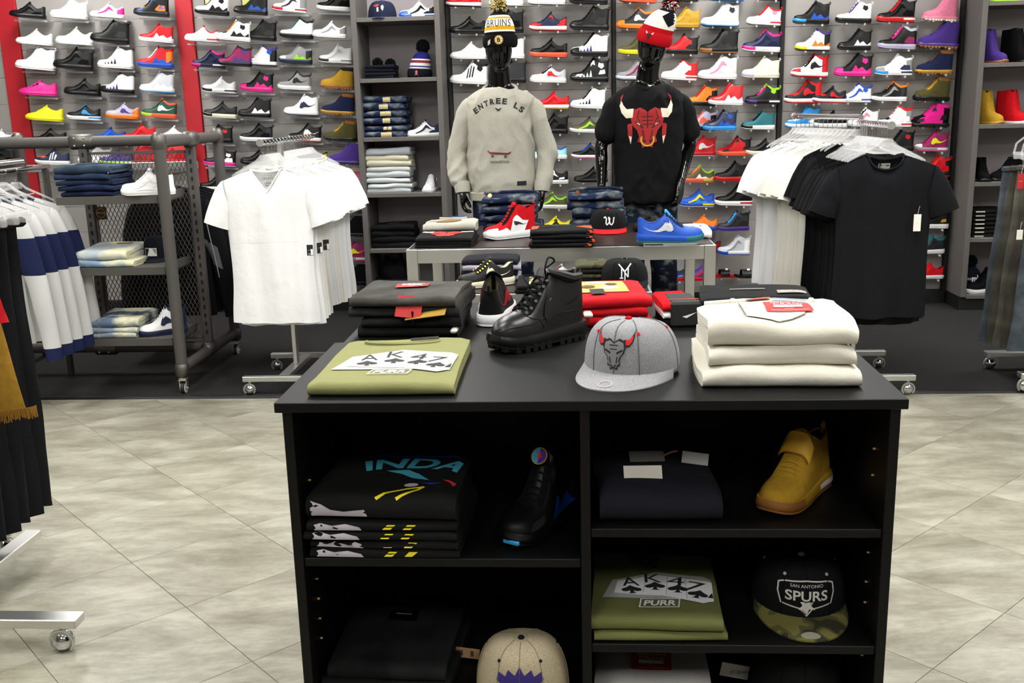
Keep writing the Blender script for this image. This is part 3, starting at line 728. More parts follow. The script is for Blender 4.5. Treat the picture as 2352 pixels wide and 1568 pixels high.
WALLSHOES = {
'far left slat wall': ([[(5, 333, 66, 'low w s=w')], [(2, 385, 66, 'high k s=k')]], .3, -.03, 'shelf'),
'left slat wall': ([
 [(64, 41, 74, 'run k s=k'), (159, 43, 76, 'mid w s=w'), (247, 41, 70, 'run s s=w h=p mV=p v=g'), (348, 37, 74, 'high k v=o s=d mH=o mQ=b')],
 [(80, 103, 74, 'run w s=w'), (172, 103, 77, 'low w s=w'), (253, 98, 80, 'high k s=k mH=d'), (359, 97, 70, 'mid r s=w mW=w o=w')],
 [(82, 160, 82, 'high w s=w'), (169, 159, 82, 'mid k s=k'), (266, 157, 74, 'high w s=w mZ=n b=k'), (357, 155, 75, 'high r s=b h=o mW=b x=w')],
 [(89, 219, 77, 'skate p s=p mD=k'), (190, 219, 75, 'low k s=k'), (270, 214, 71, 'high w s=k t=k mZ=v b=k g=k'), (361, 212, 72, 'high s s=w o=B mW=w')],
 [(103, 277, 77, 'skate y s=y mD=y'), (193, 275, 67, 'low k s=w a=B mS=B g=B'), (282, 272, 70, 'low V s=o h=o mS=v'), (366, 270, 73, 'mid G s=O f=L mS=w c=O')],
 [(112, 330, 74, 'run k s=w'), (250, 328, 70, 'low b s=G'), (318, 328, 72, 'mid r s=r'), (395, 326, 72, 'low w s=L')],
 [(121, 377, 70, 'low n s=w mT=w v=O'), (218, 376, 66, 'mid w s=w'), (268, 378, 66, 'low v s=L'), (318, 377, 76, 'high r s=r mat=plas mW=r'), (388, 375, 76, 'high r s=r mat=plas')]], .28, .1, 'shelf'),
'second slat wall': ([
 [(487, 34, 68, 'high w s=k o=k mP=k x=v mW=k'), (576, 33, 70, 'high k s=k mW=b x=L'), (665, 28, 70, 'mid w s=w f=r a=r mV=k h=g'), (766, 25, 70, 'high k s=w o=w')],
 [(464, 96, 71, 'low w s=w a=r c=r'), (535, 94, 66, 'high w s=w mP=k mW=k v=k x=o'), (596, 92, 70, 'high k s=k mH=d'), (681, 88, 66, 'high w s=k o=k x=t c=k'), (757, 87, 73, 'low w s=w mV=g h=g')],
 [(479, 155, 68, 'mid n s=n f=p a=w c=p'), (540, 152, 66, 'high m s=k mP=v mW=v c=k v=k'), (598, 151, 72, 'high w s=w o=k c=v mP=b h=k v=k'), (679, 146, 66, 'mid g s=n h=d mW=L t=s'), (771, 145, 67, 'mid w s=w f=d a=g mV=s')],
 [(504, 213, 72, 'low w s=w f=k a=n'), (589, 210, 70, 'high k s=p mP=p mW=p t=p'), (676, 206, 64, 'mid g s=w mS=k x=k c=d'), (774, 203, 68, 'boot Y s=u o=u c=d x=Y')],
 [(506, 270, 73, 'low d s=e f=k'), (585, 269, 70, 'high k s=k mW=w'), (692, 265, 75, 'high w s=w o=n mS=n l=n'), (776, 262, 67, 'boot n s=Y o=u c=u')],
 [(497, 327, 66, 'mid k s=k mP=r'), (589, 324, 70, 'mid k s=w o=w h=d'), (700, 324, 64, 'mid k s=w o=r mS=w h=k'), (782, 323, 68, 'boot z s=k o=k c=u x=Y')],
 [(505, 381, 64, 'mid k s=p mP=w mH=w o=V'), (590, 379, 68, 'low k s=k'), (715, 374, 68, 'low k s=y h=y'), (792, 376, 70, 'boot v s=v o=k')],
 [(495, 436, 66, 'low k s=w o=r'), (798, 431, 66, 'boot P s=m c=e o=m')],
 [(808, 487, 66, 'mid k s=n mV=B')], [(806, 541, 66, 'boot k s=k')], [(510, 607, 66, 'low k s=w o=r'), (806, 598, 70, 'high m s=g a=w mS=y o=p b=p')], [(812, 652, 68, 'boot k s=k')]], .22, .09, 'shelf'),
'centre slat wall': ([
 [(1065, 16, 79, 'low r s=w o=k'), (1163, 14, 77, 'low w s=w'), (1256, 11, 85, 'low w s=w'), (1351, 9, 87, 'high k s=k mZ=w')],
 [(1073, 77, 82, 'run k s=k'), (1160, 75, 82, 'high k s=k'), (1259, 71, 84, 'low n t=r v=n h=r s=w o=r mS=n mQ=r'), (1353, 69, 87, 'high k s=k mH=d mQ=d')],
 [(1077, 136, 83, 'run w s=w'), (1163, 134, 80, 'high w s=w'), (1260, 131, 84, 'low k s=O o=O'), (1353, 129, 84, 'high w s=k t=k mZ=v g=k x=k')],
 [(1077, 193, 84, 'high w s=w mT=k mP=k c=k g=w'), (1167, 190, 80, 'high d s=k mD=Y'), (1259, 190, 81, 'low s s=w mS=r x=k'), (1353, 188, 87, 'high k s=k mZ=w mQ=w mP=w')],
 [(1266, 250, 80, 'low r s=w o=Y'), (1350, 249, 78, 'high w s=w mZ=n x=k')],
 [(1264, 306, 78, 'mid k s=k'), (1347, 304, 76, 'run z s=w h=L mV=L c=k')],
 [(1262, 364, 78, 'run c s=w mS=w c=b'), (1350, 363, 74, 'run k s=w o=p x=b h=p')],
 [(1265, 421, 78, 'run k s=w mQ=w mV=w'), (1357, 418, 76, 'run k s=k')],
 [(1262, 477, 78, 'run z s=w c=L mV=L'), (1366, 472, 78, 'low n s=w mT=w')],
 [(1270, 532, 78, 'run y s=L mQ=k mV=k')], [(1290, 575, 76, 'run k s=k')],
 [(1284, 640, 74, 'run w s=w h=n x=R mS=s'), (1362, 638, 76, 'low w s=w c=o mS=o')]], .1, .05, 'peg'),
'right-centre slat wall': ([
 [(1464, 6, 84, 'high v s=O o=O'), (1563, 3, 80, 'high G s=k'), (1668, 2, 80, 'high s s=B o=B'), (1756, 0, 80, 'mid k s=k')],
 [(1457, 66, 82, 'mid d s=o o=o mS=s c=o t=o'), (1567, 64, 80, 'mid Y s=Y'), (1653, 61, 86, 'high s s=w o=B mW=w mP=d t=w'), (1753, 58, 77, 'mid w s=w a=r c=r mP=P x=r')],
 [(1460, 125, 80, 'mid z s=y o=y'), (1562, 124, 78, 'mid r s=k h=k c=k mH=k'), (1650, 122, 86, 'high k s=k o=u f=u mW=d'), (1747, 119, 86, 'mid n s=w f=p c=p')],
 [(1455, 185, 80, 'mid g s=s o=n mV=m'), (1559, 184, 81, 'mid w s=w h=r c=r mH=r a=r'), (1647, 182, 87, 'high w s=w mV=P mW=s'), (1746, 179, 83, 'mid e s=e f=V a=s')],
 [(1608, 243, 74, 'high o s=k h=k mH=k x=r v=o'), (1666, 241, 78, 'high r s=w o=w mW=w mat=plas'), (1750, 239, 79, 'mid k s=k f=v a=w mP=L c=L x=p')],
 [(1606, 299, 74, 'high V s=k h=k mH=k x=O mS=O'), (1652, 299, 74, 'high n s=B o=B mW=b mP=b mat=plas'), (1740, 297, 75, 'mid t s=w f=k mP=t x=k')],
 [(1605, 358, 72, 'high r s=r o=V mS=w'), (1685, 357, 77, 'mid r s=O h=k c=k mQ=k'), (1751, 355, 74, 'low k s=e')],
 [(1600, 418, 79, 'low z s=O a=L mW=w c=L g=L x=O'), (1679, 415, 78, 'mid k s=r o=r mV=d')],
 [(1598, 474, 82, 'low b s=b o=V a=y mW=B mV=y'), (1684, 471, 84, 'mid k s=w o=w a=r')],
 [(1610, 528, 72, 'low o s=b o=b mW=b'), (1683, 529, 73, 'high d s=v o=v x=B c=k')],
 [(1618, 580, 72, 'low R s=k o=r'), (1684, 584, 73, 'high s s=w f=b o=b h=w mV=g')],
 [(1538, 643, 72, 'run n s=r o=r mV=V mQ=B'), (1606, 643, 74, 'low v s=r o=r mV=r'), (1672, 636, 60, 'slide r k'), (1722, 637, 62, 'slide k k'), (1765, 641, 60, 'low k s=w')]], .1, .05, 'peg'),
'rightmost slat wall': ([
 [(1862, 55, 82, 'high k s=k mW=b f=B c=d mP=d'), (1959, 53, 80, 'high w s=k o=k mP=k x=v'), (2056, 51, 85, 'high k s=r o=r a=w x=r'), (2157, 47, 78, 'boot P s=P v=P c=P o=e')],
 [(1865, 117, 78, 'high w s=w o=k h=k c=v mW=o f=y'), (1961, 115, 75, 'high k s=k mW=w'), (2059, 113, 87, 'high k s=V o=V mH=m c=s x=p'), (2152, 109, 90, 'boot v s=v o=u')],
 [(1858, 177, 84, 'high w t=r h=r c=r s=w o=r mS=k x=k v=w l=k'), (1957, 175, 83, 'high k s=p mP=p mW=p t=p'), (2051, 173, 83, 'mid w s=w f=B a=n h=g mH=n t=g'), (2144, 169, 81, 'boot n s=Y o=u c=u v=n')],
 [(1843, 237, 84, 'high k t=k v=r h=r c=r s=w o=r mS=r x=r'), (1904, 236, 74, 'low k v=r h=k s=w o=r mS=r'), (1962, 235, 72, 'mid w s=w a=b mP=b mV=b t=b c=b'), (2041, 232, 77, 'mid k s=w mV=g c=o h=d'), (2138, 230, 81, 'boot z s=k o=k c=u x=Y')],
 [(1842, 294, 78, 'high B s=w o=B mH=w v=w'), (1906, 292, 74, 'low k s=w'), (1977, 291, 76, 'mid w s=w mV=P x=k'), (2053, 291, 74, 'high w s=w f=r a=r v=k c=r h=g'), (2133, 290, 87, 'duck p t=k v=k s=k h=k o=k mQ=k')],
 [(2058, 346, 76, 'high k s=k mP=r'), (2136, 347, 74, 'high m s=g a=w t=w mS=y o=p x=p')],
 [(2142, 404, 76, 'high r s=k h=k o=r')], [(2137, 463, 76, 'boot Y s=w o=w')], [(2137, 523, 78, 'mid k s=w o=w mQ=Y')], [(2131, 581, 74, 'mid d s=w o=w x=t c=t')], [(2128, 638, 76, 'run r s=w o=w mat=fab')]], .1, .05, 'peg'),
}
for pn, (rows, yaw, tilt, mount) in WALLSHOES.items(): wall_shoes(pn, rows, yaw, tilt, mount, 7.83 if mount == 'shelf' else 7.845)
# ------------------------------------------------------------------ soft goods
def nz(p, sc, seed=0): return noise.noise(Vector(p)*sc+Vector((seed*7.3, seed*3.1, seed*1.7)))
def folded_mesh(w, d, h, seed=0, wav=.006, name='folded', flare=0, layers=2):
    """one folded garment: a fold at the front, open leaves at the back and sides; origin at its bottom centre"""
    m = MB(); nx = 15; r = h/2; prof = []
    nf = 7
    for i in range(9): prof.append((d/2-(d-r)*i/8, 0))
    for i in range(1, nf): a = PI/2+PI*i/nf; prof.append((-d/2+r+r*math.cos(a)*1.0, r-r*math.sin(a)))
    for i in range(9): prof.append((-d/2+r+(d-r)*i/8, h))
    inner = [(d/2, h*.56)]+[(d/2-(d-r*1.6)*i/5, h*.56) for i in range(1, 6)]+[(d/2-(d-r*1.6)*i/5, h*.46) for i in range(5, 0, -1)]+[(d/2, h*.46)]
    prof += inner; n = len(prof); vs = []
    for i in range(nx):
        u = i/(nx-1)*2-1; e = 1-.16*max(0, abs(u)-.86)/.14
        for (y, z) in prof:
            x = u*w/2*(1+flare*(-y/d)); k = min(1, z/h*1.6)
            dx = nz((x*6, y*6, z*3), 1, seed+3)*wav*1.2*(1 if abs(u) > .9 else .2)
            dz = (nz((x*7, y*7, 0), 1, seed)*wav+nz((x*2.5, y*2.5, 5), 1, seed)*wav*1.2)*k
            dy = nz((x*5, z*9, 1), 1, seed+1)*wav*1.3 if y < -d*.3 else 0
            vs.append((x+dx, y+dy, max(0.0003, z*e+dz*(1 if z > h*.1 else 0))))
    fs = [(i*n+k, i*n+(k+1) % n, (i+1)*n+(k+1) % n, (i+1)*n+k) for i in range(nx-1) for k in range(n)]
    fs += [tuple(range(n)), tuple((nx-1)*n+k for k in range(n-1, -1, -1))]
    return m.add(vs, fs).mesh(name, [None], .9)
FM = {}
def fmesh(w, d, h, seed, wav=.006, flare=0):
    k = (round(w, 3), round(d, 3), round(h, 3), seed, wav, flare)
    if k not in FM: FM[k] = folded_mesh(w, d, h, seed, wav, 'folded_body', flare)
    return FM[k]
def folded(name, label, cat, loc, w, d, h, mat, rz=0, seed=0, group=None, wav=.006, flare=0, pocket=None):
    t = thing(name, label, cat, loc, rz, group)
    b = inst('folded_body', fmesh(w, d, h, seed, wav, flare), t, [mat]); b.material_slots[0].material = mat
    if pocket:                                        # back pocket stitched on the visible leaf
        pw, pd = .13, .13; x = -w*.02
        P = [(x-pw/2, -d*.3), (x-pw/2, -d*.3+pd*.75), (x-pw*.5, d*.2), (x+pw*.5, d*.2), (x+pw/2, -d*.3+pd*.2), (x, -d*.42)]
        decal('pocket', [P], b, (0, 0, h), (1, 0, 0), (0, 1, 0), mat, t, .003, .03)
        decal('stitching', line2d(P+[P[0]], .0022), b, (0, 0, h), (1, 0, 0), (0, 1, 0), M(pocket, 'fab'), t, .0042, .03)
    return t, b
NTH = ['topmost', 'second from top', 'third from top', 'fourth from top', 'fifth from top', 'sixth from top', 'seventh from top', 'eighth from top']
def stack(name, labf, cat, px, py, z0, items, rz=0, group=None, y=None, jit=.008):
    """items from the bottom up: (w, d, h, mat, seed, wav[, pocket]); px,py = photo pixel of the front bottom edge centre"""
    p = at(px, py, z=z0); z = z0+.0006; res = []; n = len(items)
    rnd = random.Random(int(px*7+py))
    for i, it in enumerate(items):
        w_, d_, h_, mt, sd, wv = it[:6]
        dx, dy, da = rnd.uniform(-jit, jit), rnd.uniform(-jit, jit)*.7, rnd.uniform(-.04, .04)
        c = Vector((dx, d_/2+dy, 0)); c.rotate(Matrix.Rotation(rz, 3, 'Z'))
        lab = labf if isinstance(labf, str) else labf(NTH[n-1-i] if n > 1 else '')
        res.append(folded(name, lab, cat, (p.x+c.x, p.y+c.y, z), w_, d_, h_, mt, rz+da, sd, group, wv, 0, it[6] if len(it) > 6 else None))
        z += h_*.985
    return res, z

# ------------------------------------------------------------------ caps
CAPM = {}
def cap_meshes(hgt=.135, front=1.0):
    k = (hgt, front)
    if k in CAPM: return CAPM[k]
    out = {}
    def cs(th, ph):           # th 0 = front (-y)
        f = max(0, math.cos(th))**1.5*front
        c = math.cos(ph); s = math.sin(ph)
        rr = c**(.5-.2*f); x = .1*rr*math.sin(th); y = -.102*rr*math.cos(th)-.006*f*s
        return Vector((x, y, .008+hgt*(s**.92)*(1-.1*max(0, -math.cos(th)))))
    out['surf'] = cs
    m = MB(); m.grid(lambda u, v: tuple(cs(2*PI*u, (PI/2-.02)*v)), 36, 14, cu=True)
    top = cs(0, PI/2); base = [tuple(cs(2*PI*i/36, PI/2-.02)) for i in range(36)]
    m.add(base, [tuple(range(36))])
    m.grid(lambda u, v: tuple(Vector(cs(2*PI*u, .02+1.2*v)) * .975), 36, 6, cu=True)
    out['crown'] = m.mesh('crown', [None], .9)
    m = MB()
    for i in range(6):
        th = PI/6+i*PI/3 if True else 0
        m.tube([cs(th, .05+1.5*j/12)*1.004 for j in range(13)], .0011, 4)
    m.tube([cs(2*PI*i/40, .03)*1.002 for i in range(40)], .0012, 4, closed=True)
    m.tube([cs(0, .05+1.5*j/12)*1.004 for j in range(13)], .0011, 4)
    out['seam'] = m.mesh('seam', [None], .9)
    m = MB()
    def br(u, v, dz):
        a = (u*2-1)*1.36; p0 = cs(a, .0); ox = .103*math.sin(a)*1.0; oy = -.1*math.cos(a)*1.0-.075*max(0, math.cos(a*1.14))**.62
        x = p0.x*(1-v)+ox*v; y = p0.y*.97*(1-v)+oy*v
        return (x, y, .012-.0095*v*(.5+.5*math.cos(a*.9))-.004*abs(a)*v+dz+.004*(1-v))
    m.grid(lambda u, v: br(u, v, .002), 25, 6); m.grid(lambda u, v: br(u, v, -.002), 25, 6)
    e = [br(i/24, 1, .002) for i in range(25)]+[br(i/24, 1, -.002) for i in range(25)]
    m.add(e, [(i, i+1, 26+i, 25+i) for i in range(24)]); out['brim'] = m.mesh('brim', [None], .9); out['br'] = br
    out['button'] = MB().lathe([(.007, -.002), (.0075, .002), (.005, .005), (.001, .006)], 12, mat=Matrix.Translation(tuple(cs(0, PI/2-.001)))).mesh('button', [None])
    m = MB()
    for th in (.55, -.55, 1.6, -1.6):
        p = cs(th, .98); q = cs(th, .98)*1.03; d = (p-Vector((0, 0, .04))).normalized()
        m.tube([p-d*.002, p+d*.0022], .0036, 8)
    out['eyelets'] = m.mesh('eyelets', [None])
    CAPM[k] = out; return out
def cap(label, loc, rz, crown, brim, seam, button=None, eye=None, kind='fab', sc=1.0, tilt=0, hgt=.135, under=None):
    t = thing('baseball_cap', label, 'cap', loc, 0, None, rot=(tilt, 0, rz), scale=sc); c = cap_meshes(hgt)
    cr = inst('crown', c['crown'], t, [M(crown, kind)]); inst('seam', c['seam'], t, [M(seam, 'fab')])
    b = inst('brim', c['brim'], t, [brim if not isinstance(brim, str) else M(brim, kind)])
    inst('button', c['button'], t, [M(button or crown, kind)]); inst('eyelets', c['eyelets'], t, [M(eye or seam, 'fab')])
    return t, cr, b
def cap_print(name, polys, t, cr, mat, z=.07, off=.0016, x=0, colors=None):
    return decal(name, polys, cr, (x, -.12, z), (1, 0, 0), (0, .0, 1), mat, t, off, .012, .3, colors)

# ------------------------------------------------------------------ T-shirts on hangers
def tee_mesh(wid=.27, ln=.74, slv=.2, drop=.17, neck='crew', seed=0, thick=.035, longs=False, name='shirt_body', wav=.014, bands=None, nn=.085):
    """hanging shirt seen from the front (-y); collar point at z=0; hem at z=-ln; sleeves in the same mesh"""
    m = MB()
    def topz(s, front):
        a = abs(s)*wid
        if a < nn:
            k = a/nn
            if neck == 'v': dz = .125*(1-k) if front else .012*(1-k*k)
            else: dz = .07*math.sqrt(max(0, 1-k*k)) if front else .018*(1-k*k)
            return -.005-dz
        return -.005-.062*((a-nn)/(wid-nn))**1.15
    def body(front):
        def f(u, v):
            s = u*2-1; zt = topz(s, front); z = -ln+(zt+ln)*v
            wz = wid*(1-.10*math.sin(PI*min(1, max(0, (z+ln)/(ln*.8))))**2*.6)
            if z < -.2: wz *= .93+.02*nz((0, 0, z*4), 1, seed)
            x = s*wz
            fold = nz((x*11, seed, z*1.3), 1, seed)*wav*1.5*(1-v*.6)+nz((x*25, 1, z*2), 1, seed+9)*wav*.35
            y = thick*math.sqrt(max(0, 1-s*s))*(1 if v < .93 else (1-v)/.07*.7+.3)
            return (x, (-y if front else y)+fold*(1 if front else .8), z+(nz((x*7, 0, 0), 1, seed+4)*.008 if v == 0 else 0))
        return f
    bf = (lambda i, j: 0) if not bands else (lambda i, j: bands(-ln+ln*(j+.5)/17))
    m.grid(body(True), 27, 18, mfn=bf); m.grid(body(False), 27, 18, mfn=bf)
    for sd in (-1, 1):
        if longs: P = [Vector((wid-.02, 0, -.058)), Vector((wid+.1, 0, -.13)), Vector((wid+.13, -.03, -longs))]; Q = [Vector((wid-.06, 0, -.27)), Vector((wid-.02, 0, -.4)), Vector((wid+.05, -.03, -longs-.01))]
        else: P = [Vector((wid-.02, 0, -.058)), Vector((wid+.035, 0, -.085)), Vector((wid+slv*.62, 0, -.06-drop))]; Q = [Vector((wid-.06, 0, -.235)), Vector((wid-.045, 0, -.25)), Vector((wid-.035, 0, -.11-drop))]
        def bez(A, u): return A[0]*(1-u)**2+A[1]*2*u*(1-u)+A[2]*u*u
        def g(u, v):
            q = 2*PI*v; a, b = bez(P, u), bez(Q, u); c = (a+b)/2; h_ = (a-b)/2
            p = c+h_*math.cos(q)+Vector((0, (.03+.008*u)*math.sin(q)+nz((u*5, v*4, sd*2), 1, seed)*.012*(.3+u), 0))
            p.z += nz((u*4, v*3, sd*5), 1, seed+2)*.01
            return (p.x*sd, p.y, p.z)
        nu = 44 if longs else 9
        sb = (lambda i, j: 0) if not bands else (lambda i, j: bands(g((i+.5)/nu, (j+.5)/14)[2], True))
        m.grid(g, nu, 14, cv=True, mfn=sb)
    return m.mesh(name, [None]*(1 if not bands else 3), 1.0)
def collar_mesh(neck='crew', nn=.085, thick=.035):
    m = MB(); pts = []
    N = 28
    for i in range(N):
        a = 2*PI*i/N; s = math.sin(a); front = math.cos(a) > 0; k = abs(s)
        if neck == 'v': dz = (.125*(1-k) if front else .012*(1-k*k))
        else: dz = .07*math.sqrt(max(0, 1-k*k)) if front else .018*(1-k*k)
        pts.append((s*nn, (-thick*.55 if front else thick*.5)*abs(math.cos(a))**.5, -.003-dz))
    m.tube(pts, .009, 6, closed=True, flat=.45)
    return m.mesh('collar', [None], 1.0)
hk = MB(); hk.tube([(0, 0, .03)]+[(0, 0, .075)]+[(.018*math.sin(a), 0, .1-.018*math.cos(a)) for a in [PI*.25*i for i in range(-1+1, 7)]], .0018, 6)
HOOK = hk.mesh('hook', [CHROME])
hb = MB(); hb.tube([(-.19, 0, -.075), (-.17, 0, -.062), (-.05, 0, .0), (-.02, 0, .03), (.02, 0, .03), (.05, 0, .0), (.17, 0, -.062), (.19, 0, -.075)], [.005, .006, .007, .008, .008, .007, .006, .005], 6, flat=1.0)
hb.box(-.03, .03, -.0025, .0025, -.002, .034, bev=.001); hb.tube([(-.09, 0, -.03), (-.06, 0, -.035), (.06, 0, -.035), (.09, 0, -.03)], .0035, 6)
HBAR = hb.mesh('hanger_bar', [CLEAR])
def hanger(loc, rz, label, group):
    t = thing('clothes_hanger', label, 'hanger', loc, rz, group); inst('hook', HOOK, t); inst('hanger_bar', HBAR, t); return t
COLL = {}
def hung_shirt(me, label, loc, rz, mat, group=None, neck='crew', lab=None, tagc=None):
    t = thing('t_shirt', label, 'shirt', loc, rz, group)
    b = inst('shirt_body', me, t, [mat]*3)
    if neck not in COLL: COLL[neck] = collar_mesh(neck)
    inst('collar', COLL[neck], t, [mat])
    return t, b
# ------------------------------------------------------------------ T-shirts on the two rolling racks
WT = M('f1f1f0', 'fab'); WT2 = M('e9e6dc', 'fab'); BT = M('08080a', 'fab'); BT2 = M('0d0e12', 'fab')
vm = [tee_mesh(.265, .86, .17, .22, 'v', sd, .045, wav=.02) for sd in (1, 2)]
cm = [tee_mesh(.262, .82+.02*sd, .17, .22, 'crew', sd+3, .04, wav=.022) for sd in range(4)]
rnd = random.Random(5)
N = 15
for i in range(N):
    y = 5.56+i*.068; x = -1.72; z = 1.425-.115
    a = rnd.uniform(-.06, .06)+(.02 if i else .0)
    hanger((x, y, z+.012), a, 'clear plastic hanger with chrome hook on the left rolling rack', 'clear hangers on the left rolling rack')
    if i == 0:
        t, b = hung_shirt(vm[0], 'white V-neck T-shirt, frontmost on the left rolling rack', (x, y, z-.03), .05, WT, 'white T-shirts on the left rack', 'v')
        decal('neck_print', text2d('GALAXY', .016, .06, 0, -.052)+[rect2d(-.012, .012, -.075, -.072), rect2d(-.022, .022, -.083, -.08), rect2d(-.02, .0, -.094, -.09), rect2d(.006, .026, -.094, -.089)]+[circ2d(-.025+.012*k, -.036, .002, 6) for k in range(5)], b, (0, .03, 0), (1, 0, 0), (0, 0, 1), M('6b6b6b', 'print'), t, .001, .02, .03)
        decal('pressing_crease', [rect2d(-.21, .17, -.402, -.4)], b, (0, 0, 0), (1, 0, 0), (0, 0, 1), M('dcdcda', 'fab'), t, .001, .02)
    else:
        hung_shirt(rnd.choice(vm+cm), 'white T-shirt hanging behind the frontmost one on the left rack', (x+rnd.uniform(-.015, .015), y, z-.03-rnd.uniform(0, .012)), a, WT if i not in (3, 4, 9) else WT2, 'white T-shirts on the left rack', 'v')
TAGK = M('111111', 'print')
def hang_tag(loc, label, cat='tag', w=.035, h=.06, mat=TAGK, rz=0, text=None, tcol='e8e8e8', strip=True):
    t = thing('hang_tag', label, cat, loc, rz)
    b = MB().box(-w/2, w/2, -.001, .001, -h, 0, bev=.0004).build('card', mat, t, .5)
    MB().tube([(0, 0, -.004), (.004, .004, .02), (.012, .012, .04)], .0006, 4).build('string', WHITE, t)
    if text: decal('lettering', text2d(text, h*.14, w*.6, 0, -h*.85), b, (0, -.01, 0), (1, 0, 0), (0, 0, 1), M(tcol, 'print'), t, .0006, .05, .05)
    if strip: decal('price_sticker', [rect2d(w*.12, w*.48, -h*.95, -h*.4)], b, (0, -.01, 0), (1, 0, 0), (0, 0, 1), M('f0f0ec', 'print'), t, .0004, .05, .05)
    decal('dots', [circ2d(-w*.25+k*w*.18, -h*.5, w*.05, 6) for k in range(3)], b, (0, -.01, 0), (1, 0, 0), (0, 0, 1), M('d0d0d0', 'print'), t, .0008, .05, .05)['kind'] = 'stuff'
    return t
p = at(711, 562, Y=5.49); hang_tag((p.x, 5.49, p.z), 'black hang tag on the frontmost white T-shirt', text='GALX')
p = at(735, 556, Y=5.6); hang_tag((p.x, 5.58, p.z), 'black hang tag on the second white T-shirt', rz=.9)
p = at(752, 548, Y=5.72); hang_tag((p.x, 5.68, p.z), 'black hang tag on the third white T-shirt', rz=.5)
# right rack: black at the front arm, white behind
nb = 12
for i in range(nb):
    y = 5.27+i*.044; x = 1.545; z = 1.445-.115; a = rnd.uniform(-.07, .05)-.02
    hanger((x, y, z+.012), a, 'clear hanger on the front arm of the right rolling rack', 'clear hangers on the right rolling rack')
    if i == 0:
        t, b = hung_shirt(tee_mesh(.262, .83, .18, .21, 'crew', 21, .04, wav=.03), 'black crew-neck T-shirt with white neck sticker, frontmost on the right rack', (x, y, z-.03), -.04, BT2, 'black T-shirts on the right rack')
        decal('neck_sticker', [rect2d(-.028, .03, -.072, -.044)], b, (0, .03, 0), (1, 0, 0), (0, 0, 1), M('ddddd4', 'print'), t, .001, .02, .03)
        decal('sticker_print', [rect2d(-.018, -.008, -.056, -.052), rect2d(.008, .026, -.058, -.053)], b, (0, .03, 0), (1, 0, 0), (0, 0, 1), M('333333', 'print'), t, .0016, .02, .03)['kind'] = 'stuff'
    else: hung_shirt(rnd.choice(cm), 'black T-shirt hanging behind the frontmost one on the right rack', (x+rnd.uniform(-.02, .02), y, z-.03-rnd.uniform(0, .02)), a, BT, 'black T-shirts on the right rack')
A0, A1 = Vector((1.535, 5.80, 1.478)), Vector((1.335, 6.42, 1.478))
for i in range(14):
    p = A0.lerp(A1, i/13); z = p.z-.115; a = .25+rnd.uniform(-.06, .06)
    hanger((p.x, p.y, z+.012), a, 'clear hanger on the rear arm of the right rolling rack', 'clear hangers on the right rolling rack')
    if i < 3: hung_shirt(rnd.choice(cm), 'black T-shirt on the rear arm of the right rack beside the white ones', (p.x, p.y, z-.03), a, BT, 'black T-shirts on the right rack')
    else: hung_shirt(rnd.choice(cm), 'white T-shirt hanging on the rear arm of the right rack', (p.x+rnd.uniform(-.015, .015), p.y, z-.03-rnd.uniform(0, .02)), a, (WT2 if i < 9 else WT), 'white T-shirts on the right rack')
p = at(2108, 492, Y=5.2); hang_tag((p.x, 5.2, p.z), 'white and yellow hang tag on the frontmost black T-shirt', w=.036, h=.085, mat=M('ece9df', 'print'), strip=False)
# ------------------------------------------------------------------ mannequins and what they wear
def cr_path(pts, k=5):
    """pts [(x,y,z,r)] -> smooth denser path"""
    out = []; P = [Vector(p) for p in pts]; n = len(P)
    for i in range(n-1):
        a, b, c, d = P[max(0, i-1)], P[i], P[i+1], P[min(n-1, i+2)]
        for j in range(k):
            t = j/k; out.append(.5*((2*b)+(c-a)*t+(2*a-5*b+4*c-d)*t*t+(3*b-a-3*c+d)*t**3))
    out.append(P[-1]); return out
def limb(m, pts, n=14, k=5):
    q = cr_path(pts, k); P = [v.xyz for v in q]; R = [max(.002, v.w) for v in q]
    d0 = (P[0]-P[1]).normalized(); d1 = (P[-1]-P[-2]).normalized()
    for f in (.5, .85): P.insert(0, P[0]+d0*R[0]*.45); R.insert(0, R[0]*(.85 if f == .5 else .45)); P.append(P[-1]+d1*R[-1]*.45); R.append(R[-1]*(.85 if f == .5 else .45))
    m.tube(P, R, n)
def loft(m, rings, n=32, ex=2.4):
    """rings (z, hx, hy, cx, cy): stacked rounded sections, closed at both ends"""
    vs = []
    for z, hx, hy, cx, cy in rings:
        for k in range(n):
            a = 2*PI*k/n; c, s_ = math.cos(a), math.sin(a)
            vs.append((cx+hx*math.copysign(abs(c)**(2/ex), c), cy+hy*math.copysign(abs(s_)**(2/ex), s_), z))
    fs = [(i*n+k, i*n+(k+1) % n, (i+1)*n+(k+1) % n, (i+1)*n+k) for i in range(len(rings)-1) for k in range(n)]
    fs += [tuple(range(n)), tuple((len(rings)-1)*n+k for k in range(n))]
    m.add(vs, fs)
def remesh(m, name, voxel, smooth=4, mats=(None,), disp=None):
    me = m.mesh(name, [], 0); o = bpy.data.objects.new('tmp', me); COL.objects.link(o)
    r = o.modifiers.new('r', 'REMESH'); r.mode = 'VOXEL'; r.voxel_size = voxel; r.use_smooth_shade = True
    if smooth: s_ = o.modifiers.new('s', 'SMOOTH'); s_.iterations = smooth; s_.factor = .5
    bpy.context.view_layer.update()
    e = bpy.data.meshes.new_from_object(o.evaluated_get(bpy.context.evaluated_depsgraph_get()))
    bpy.data.objects.remove(o); e.name = name; e.materials.clear()
    for q in mats: e.materials.append(q)
    if disp:
        nn_ = [v.normal.copy() for v in e.vertices]
        for v, q in zip(e.vertices, nn_): v.co += q*disp(v.co)
    e.polygons.foreach_set('use_smooth', [True]*len(e.polygons)); e.update()
    return e
